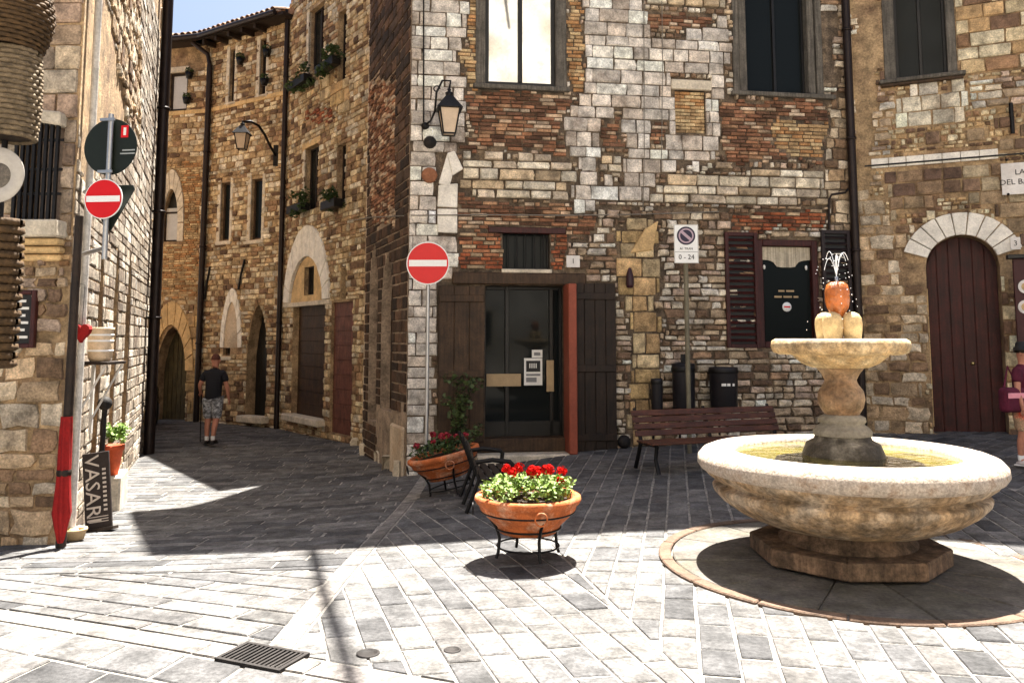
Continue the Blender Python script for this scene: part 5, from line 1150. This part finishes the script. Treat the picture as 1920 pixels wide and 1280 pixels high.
# ------------------------------------------------------------------ right edge: souvenir board
r = WD.rect(1896, 488, 1975, 650); sb = empty('souvenir_board', WD.pt(r[0], r[2], .3), 'dark maroon board with two pale discs and white letters at the right edge', 'shop sign'); T = WD.T
M().box(r[0], r[1], -.36, -.3, r[2], r[3], T).obj('board', mat('maroon_black_board', (.05, .012, .012), rough=.5, var=.2), sb, bevel=.008)
M().box(r[0]-.07, r[1]+.05, -.42, -.26, r[3]-.0, r[3]+.06, T).obj('top_rail', m_blackw, sb, bevel=.008); M().box(r[0]-.05, r[1]+.05, -.4, -.28, r[2]-.08, r[2], T).obj('bottom_rail', m_blackw, sb, bevel=.008)
for v in (540, 577):
    s_, z = WD.st(1916, v); dd_ = disc(M(), T @ tr(s_, -.362, z), .1, 0, .01).obj('pale_disc', m_marble, sb); disc(M(), T @ tr(s_, -.374, z), .06, 0, .003).obj('disc_motif', m_ochretrim, dd_)
for k, tx in enumerate(('AM', 'TA', 'OL')): text(tx, .15, T @ tr(WD.st(1916, 0)[0], -.364, WD.st(1916, 600+k*19)[1]), m_paper, sb)
M().tube([WD.pt(r[0]+.1, r[2]-.05, .33), WD.pt(r[0]+.1, g(7, 12), .33)], .02, 8).obj('leg', m_iron, sb); M().tube([WD.pt(r[1]-.1, r[2]-.05, .33), WD.pt(r[1]-.1, g(7.5, 12), .33)], .02, 8).obj('leg', m_iron, sb)
# ------------------------------------------------------------------ people
def skin(V, E, Rr, sub=2, root=0):
    me = bpy.data.meshes.new('s'); me.from_pydata(V, E, []); o = bpy.data.objects.new('s', me); COL.objects.link(o)
    sm = o.modifiers.new('k', 'SKIN'); sm.branch_smoothing = .6
    lay = me.skin_vertices[0].data if me.skin_vertices else None
    if lay is None:
        bm = bmesh.new(); bm.from_mesh(me); bm.verts.layers.skin.verify(); bm.to_mesh(me); bm.free(); lay = me.skin_vertices[0].data
    for i, r in enumerate(Rr): lay[i].radius = r if isinstance(r, tuple) else (r, r); lay[i].use_root = (i == root)
    ss = o.modifiers.new('d', 'SUBSURF'); ss.levels = sub; ss.render_levels = sub
    bpy.context.view_layer.update(); e = o.evaluated_get(bpy.context.evaluated_depsgraph_get()); m2 = bpy.data.meshes.new_from_object(e)
    out = M(); out.add([tuple(v.co) for v in m2.vertices], [tuple(p.vertices) for p in m2.polygons], None, None, True)
    bpy.data.objects.remove(o); bpy.data.meshes.remove(m2); return out
def chain(V, E, Rr, pts, start=None):
    prev = start
    for p, r in pts:
        V.append(p); Rr.append(r); i = len(V)-1
        if prev is not None: E.append((prev, i))
        prev = i
    return prev
m_skinm = mat('sunburnt_skin', (.46, .2, .13), rough=.6, var=.12, bump=.05)
def person(loc, rz, label, arms, legs, cloth, stoop=0, hat=None, hair=None):
    """local frame: faces -y; heights for a 1.72 m figure"""
    root = empty('person', loc, label, 'person', local=True); root.rotation_euler = (0, 0, rz)
    V, E, Rr = [], [], []
    s = stoop
    pel = chain(V, E, Rr, [((0, 0, .92), (.15, .11))]); wa = chain(V, E, Rr, [((0, -.01-s*.3, 1.08), (.13, .1))], pel); ch = chain(V, E, Rr, [((0, -.02-s*.8, 1.28), (.16, .11))], wa)
    nb = chain(V, E, Rr, [((0, -.02-s*1.1, 1.42), (.09, .075)), ((0, -.03-s*1.3, 1.49), (.055, .055)), ((0, -.04-s*1.6, 1.55), (.078, .09)), ((0, -.045-s*1.7, 1.63), (.078, .095)), ((0, -.04-s*1.7, 1.7), (.05, .065))], ch)
    for sx in (-1, 1):
        A_ = arms[0 if sx < 0 else 1]; chain(V, E, Rr, [((sx*.16, -.02-s, 1.39), (.06, .06)), (A_[0], (.043, .043)), (A_[1], (.03, .03)), (A_[2], (.034, .02))], ch)
        Lg = legs[0 if sx < 0 else 1]; chain(V, E, Rr, [((sx*.09, 0, .84), (.095, .1)), (Lg[0], (.062, .065)), (((Lg[0][0]+Lg[1][0])/2, (Lg[0][1]+Lg[1][1])/2+.015, (Lg[0][2]+Lg[1][2])/2+.04), (.056, .056)), (Lg[1], (.034, .036)), ((Lg[1][0]+sx*.01, Lg[1][1]-.05, Lg[1][2]-.05), (.035, .03)), ((Lg[1][0]+sx*.02, Lg[1][1]-.15, Lg[1][2]-.06), (.035, .02))], pel)
    b = skin(V, E, Rr)
    hy = -.045-s*1.7
    for sx in (-1, 1):
        A_ = arms[0 if sx < 0 else 1]; h = Vector(A_[2]); d = (h-Vector(A_[1])).normalized(); sd = Vector((0, 1, 0)) if abs(d.y) < .8 else Vector((1, 0, 0)); sd = (sd-d*sd.dot(d)).normalized(); n = d.cross(sd)
        for k in range(4):
            o = sd*(k-1.5)*.018; l = (.06, .072, .068, .052)[k]; p0 = h+o; b.tube([p0-d*.01, p0+d*.03, p0+d*(.03+l*.5)+n*.012*-sx, p0+d*(.02+l*.75)+n*.035*-sx], [.0095, .009, .008, .006], 6)
        b.tube([h-d*.02+sd*.02, h+sd*.042+d*.015, h+sd*.045+d*.045+n*.01*-sx], [.011, .01, .007], 6)
        b.ball((sx*.078, hy+.005, 1.61), .02, 8, sz=1.5)
    b.tube([(0, hy-.085, 1.63), (0, hy-.108, 1.6), (0, hy-.09, 1.59)], [.008, .014, .012], 6); b.tube([(-.025, hy-.088, 1.565), (0, hy-.094, 1.566), (.025, hy-.088, 1.565)], .006, 6)
    body = b.obj('body', m_skinm, root)
    for sx in (-1, 1): M().ball((sx*.03, hy-.083, 1.635), .011, 8).obj('eye', m_black, body)
    # shirt
    V, E, Rr = [], [], []
    p = chain(V, E, Rr, [((0, 0, .74), (.2, .155))]); w_ = chain(V, E, Rr, [((0, -.01-s*.3, 1.08), (.185, .15))], p); c_ = chain(V, E, Rr, [((0, -.02-s*.8, 1.28), (.19, .14))], w_); chain(V, E, Rr, [((0, -.02-s*1.1, 1.475), (.075, .075))], c_)
    for sx in (-1, 1):
        A_ = arms[0 if sx < 0 else 1]; a = Vector((sx*.17, -.02-s, 1.385)); e = Vector(A_[0]); chain(V, E, Rr, [(tuple(a), (.085, .085)), (tuple(a.lerp(e, .75)), (.072, .072))], c_)
    skin(V, E, Rr).obj('shirt', cloth[0], root)
    V, E, Rr = [], [], []
    p = chain(V, E, Rr, [((0, 0, 1.02), (.18, .14))])
    for sx in (-1, 1):
        k = Vector(legs[0 if sx < 0 else 1][0]); a = Vector((sx*.095, 0, .82)); chain(V, E, Rr, [(tuple(a), (.12, .125)), (tuple(a.lerp(k, .6)), (.105, .105)), (tuple(a.lerp(k, 1.02)), (.1, .1))], p)
    skin(V, E, Rr).obj('shorts', cloth[1], root)
    for sx in (-1, 1):
        a = legs[0 if sx < 0 else 1][1]; q = M(); q.box(-.045, .045, -.19, .08, -.0, .02, tr(a[0]+sx*.01, a[1], a[2]-.095)); q.obj('shoe_sole', m_white if cloth[2] == 'w' else m_black, root, bevel=.01)
        M().lathe([(.001, -.02), (1, 0), (1, .35), (.7, .7), (.4, .9), (.001, 1)], 16, tr(a[0]+sx*.01, a[1]-.06, a[2]-.075) @ Matrix.Diagonal((.045, .125, .07, 1))).obj('shoe', MATS['shoe_'+cloth[2]], root)
        M().lathe([(.037, -.02), (.042, .04), (.037, .06)], 14, tr(*a)).obj('sock', m_white, root)
    if hair: M().lathe([(.1*math.cos(t)+.002, .105*math.sin(t)) for t in np.linspace(-.15, 1.5, 7)], 18, tr(0, hy+.012, 1.64) @ Matrix.Diagonal((.82, 1.02, 1, 1))).obj('hair', hair, root)
    if hat: M().lathe([(.19, 0), (.1, .015), (.095, .09), (.07, .12), (.001, .125)], 24, tr(0, hy, 1.67)).obj('hat', hat, root)
    return root
mat('shoe_b', (.02, .015, .015), rough=.5, var=.1, bump=0); mat('shoe_w', (.55, .5, .48), rough=.5, var=.1, bump=0)
m_tee = mat('black_tee', (.012, .012, .016), rough=.9, var=.15, bump=.2)
m_plaid = mat('grey_check_shorts', (.42, .43, .46), rough=.9, var=.9, scale=22, bump=.1, tint=(.06, .06, .07), tscale=16)
m_plum = mat('plum_top', (.1, .012, .03), rough=.9, var=.3)
mp = gh(396, 836); sc_ = 1.0
man = person((mp.x, mp.y, g(mp.x, mp.y)+.03), R(180), 'man in black shirt and grey checked shorts walking down the alley with a stick', [((-.24, -.06, 1.12), (-.26, -.12, .9), (-.27, -.15, .82)), ((.27, -.02, 1.14), (.32, -.2, .98), (.33, -.25, .95))],
 [((-.1, .06, .48), (-.1, .2, .13)), ((.1, -.06, .48), (.1, -.02, .1))], (m_tee, m_plaid, 'b'), stoop=.03, hair=mat('thin_reddish_hair', (.1, .035, .025), rough=.9, var=.3))
hgt = 166*(mp.y)/1500; man.scale = (hgt/1.74,)*3
hx = man.matrix_world if 0 else None
ms = hgt/1.74; hand = Vector((mp.x-.33*ms, mp.y+.25*ms, g(mp.x, mp.y)+.03+.95*ms))
wk = empty('walking_stick', Vector((hand.x, hand.y, g(hand.x, hand.y))), 'thin dark walking stick in the left hand of the man in the alley', 'walking stick')
M().tube([Vector((hand.x-.02, hand.y+.1, g(hand.x, hand.y)+.04)), hand+Vector((0, .02, .03))], .011, 8).obj('shaft', m_black, wk); M().tube([hand+Vector((0, .06, .03)), hand+Vector((0, -.06, .035))], .014, 8).obj('handle', m_black, wk)
wp_ = gh(1925, 878); hgt = (878-652)*wp_.y/1500
wm = person((wp_.x, wp_.y, g(wp_.x, wp_.y)+.03), R(35), 'person in a plum top and dark hat with a pink bag at the right edge', [((-.24, -.04, 1.12), (-.26, -.1, .88), (-.26, -.12, .8)), ((.24, -.04, 1.12), (.25, -.14, .9), (.25, -.17, .82))],
 [((-.09, -.02, .48), (-.09, .03, .1)), ((.09, -.06, .48), (.1, -.02, .1))], (m_plum, mat('patterned_tan_trousers', (.5, .34, .22), rough=.9, var=.6, scale=12, tint=(.5, .06, .03), tscale=6), 'w'), hat=m_black, hair=m_dkwood)
wm.scale = (hgt/1.78,)*3
bp = Vector((wp_.x-.2, wp_.y-.12, g(wp_.x, wp_.y)+1.02*hgt/1.78)); bgr = empty('shoulder_bag', bp, 'plum and pink shoulder bag carried by the person at the right edge', 'bag')
T = tr(bp) @ rot('Z', R(15)); M().box(-.14, .16, -.07, .07, -.16, .12, T).obj('pouch', m_plum, bgr, bevel=.05, seg=3); M().box(-.12, .16, -.078, -.068, -.0, .06, T).obj('pink_band', mat('pink_fabric', (.75, .3, .35), var=.1), bgr, bevel=.004)
M().tube([T @ Vector((-.1, 0, .1)), T @ Vector((.02, .05, .35)), T @ Vector((.12, 0, .1))], .012, 8).obj('strap', m_plum, bgr)
# ------------------------------------------------------------------ parked car at the far end of the alley
cc = Vector((-9.1, 18.6, g(-9, 18.6)+.03)); car = empty('parked_car', cc, 'small black car parked in the dark far end of the alley', 'car', rz=0)
T = tr(cc) @ rot('Z', R(20)); m_cp = mat('black_car_paint', (.012, .012, .014), rough=.25, var=0, bump=0, coat=.6)
prof = [(-1.75, .3), (-1.78, .55), (-1.7, .85), (-1.5, 1.0), (-1.35, 1.38), (-1.1, 1.46), (.2, 1.45), (.75, 1.0), (1.6, .88), (1.75, .6), (1.75, .3)]
q = M()                                               # profile in (y,z), extruded along x with tumblehome
n = len(prof); vs = [(sx*(.8-(.12 if z > 1 else 0)), y, z) for sx in (-1, 1) for y, z in prof]
q.add(vs, [tuple(range(n)), tuple(range(2*n-1, n-1, -1))]+[(i, i+n, (i+1) % n+n, (i+1) % n) for i in range(n)], T); fixn(q.obj('body', m_cp, car, bevel=.05, seg=2))
M().add([(-.6, -1.52, 1.02), (.6, -1.52, 1.02), (.56, -1.385, 1.34), (-.56, -1.385, 1.34)], [(0, 1, 2, 3)], T).obj('rear_window', m_glass, car)
for sx in (-1, 1):
    M().add([(sx*.76, -1.2, 1.03), (sx*.76, .5, 1.03), (sx*.7, .15, 1.38), (sx*.7, -1.05, 1.38)], [(0, 1, 2, 3)], T).obj('side_window', m_glass, car)
    M().box(sx*.72-.06, sx*.72+.06, -1.8, -1.7, .7, .9, T).obj('tail_light', m_red, car, bevel=.01)
    for y in (-1.1, 1.15):
        w = M().lathe([(.001, -.09), (.2, -.09), (.3, -.08), (.31, 0), (.3, .08), (.2, .09), (.001, .09)], 24, T @ tr(sx*.74, y, .31) @ rot('Y', R(90))).obj('wheel', m_black, car)
        M().lathe([(.001, 0), (.18, 0), (.19, .01)], 16, T @ tr(sx*.84, y, .31) @ rot('Y', R(90))).obj('rim', m_steel, w)
M().box(-.26, .26, -1.81, -1.79, .48, .59, T).obj('number_plate', m_white, car)
# thick cable overhead: its shadow crosses the sunlit paving
hgt = 11.0; a0 = Vector((-1.79, 7.08, 0))+SUNV*(hgt/SUNV.z); a1 = Vector((-.75, 3.92, 0))+SUNV*(hgt/SUNV.z); dd_ = (a1-a0)
cb_ = M().tube([a0-dd_*.05+Vector((0, .4, .0)), a0.lerp(a1, .5)-Vector((0, 0, .08)), a1, a1+dd_*.5, a1+dd_*3.1+Vector((0, 0, 1))], .045, 8).obj('overhead_cable', m_iron, None); tag(cb_, 'thick dark cable strung high over the piazza casting a thin shadow on the paving', 'cable')
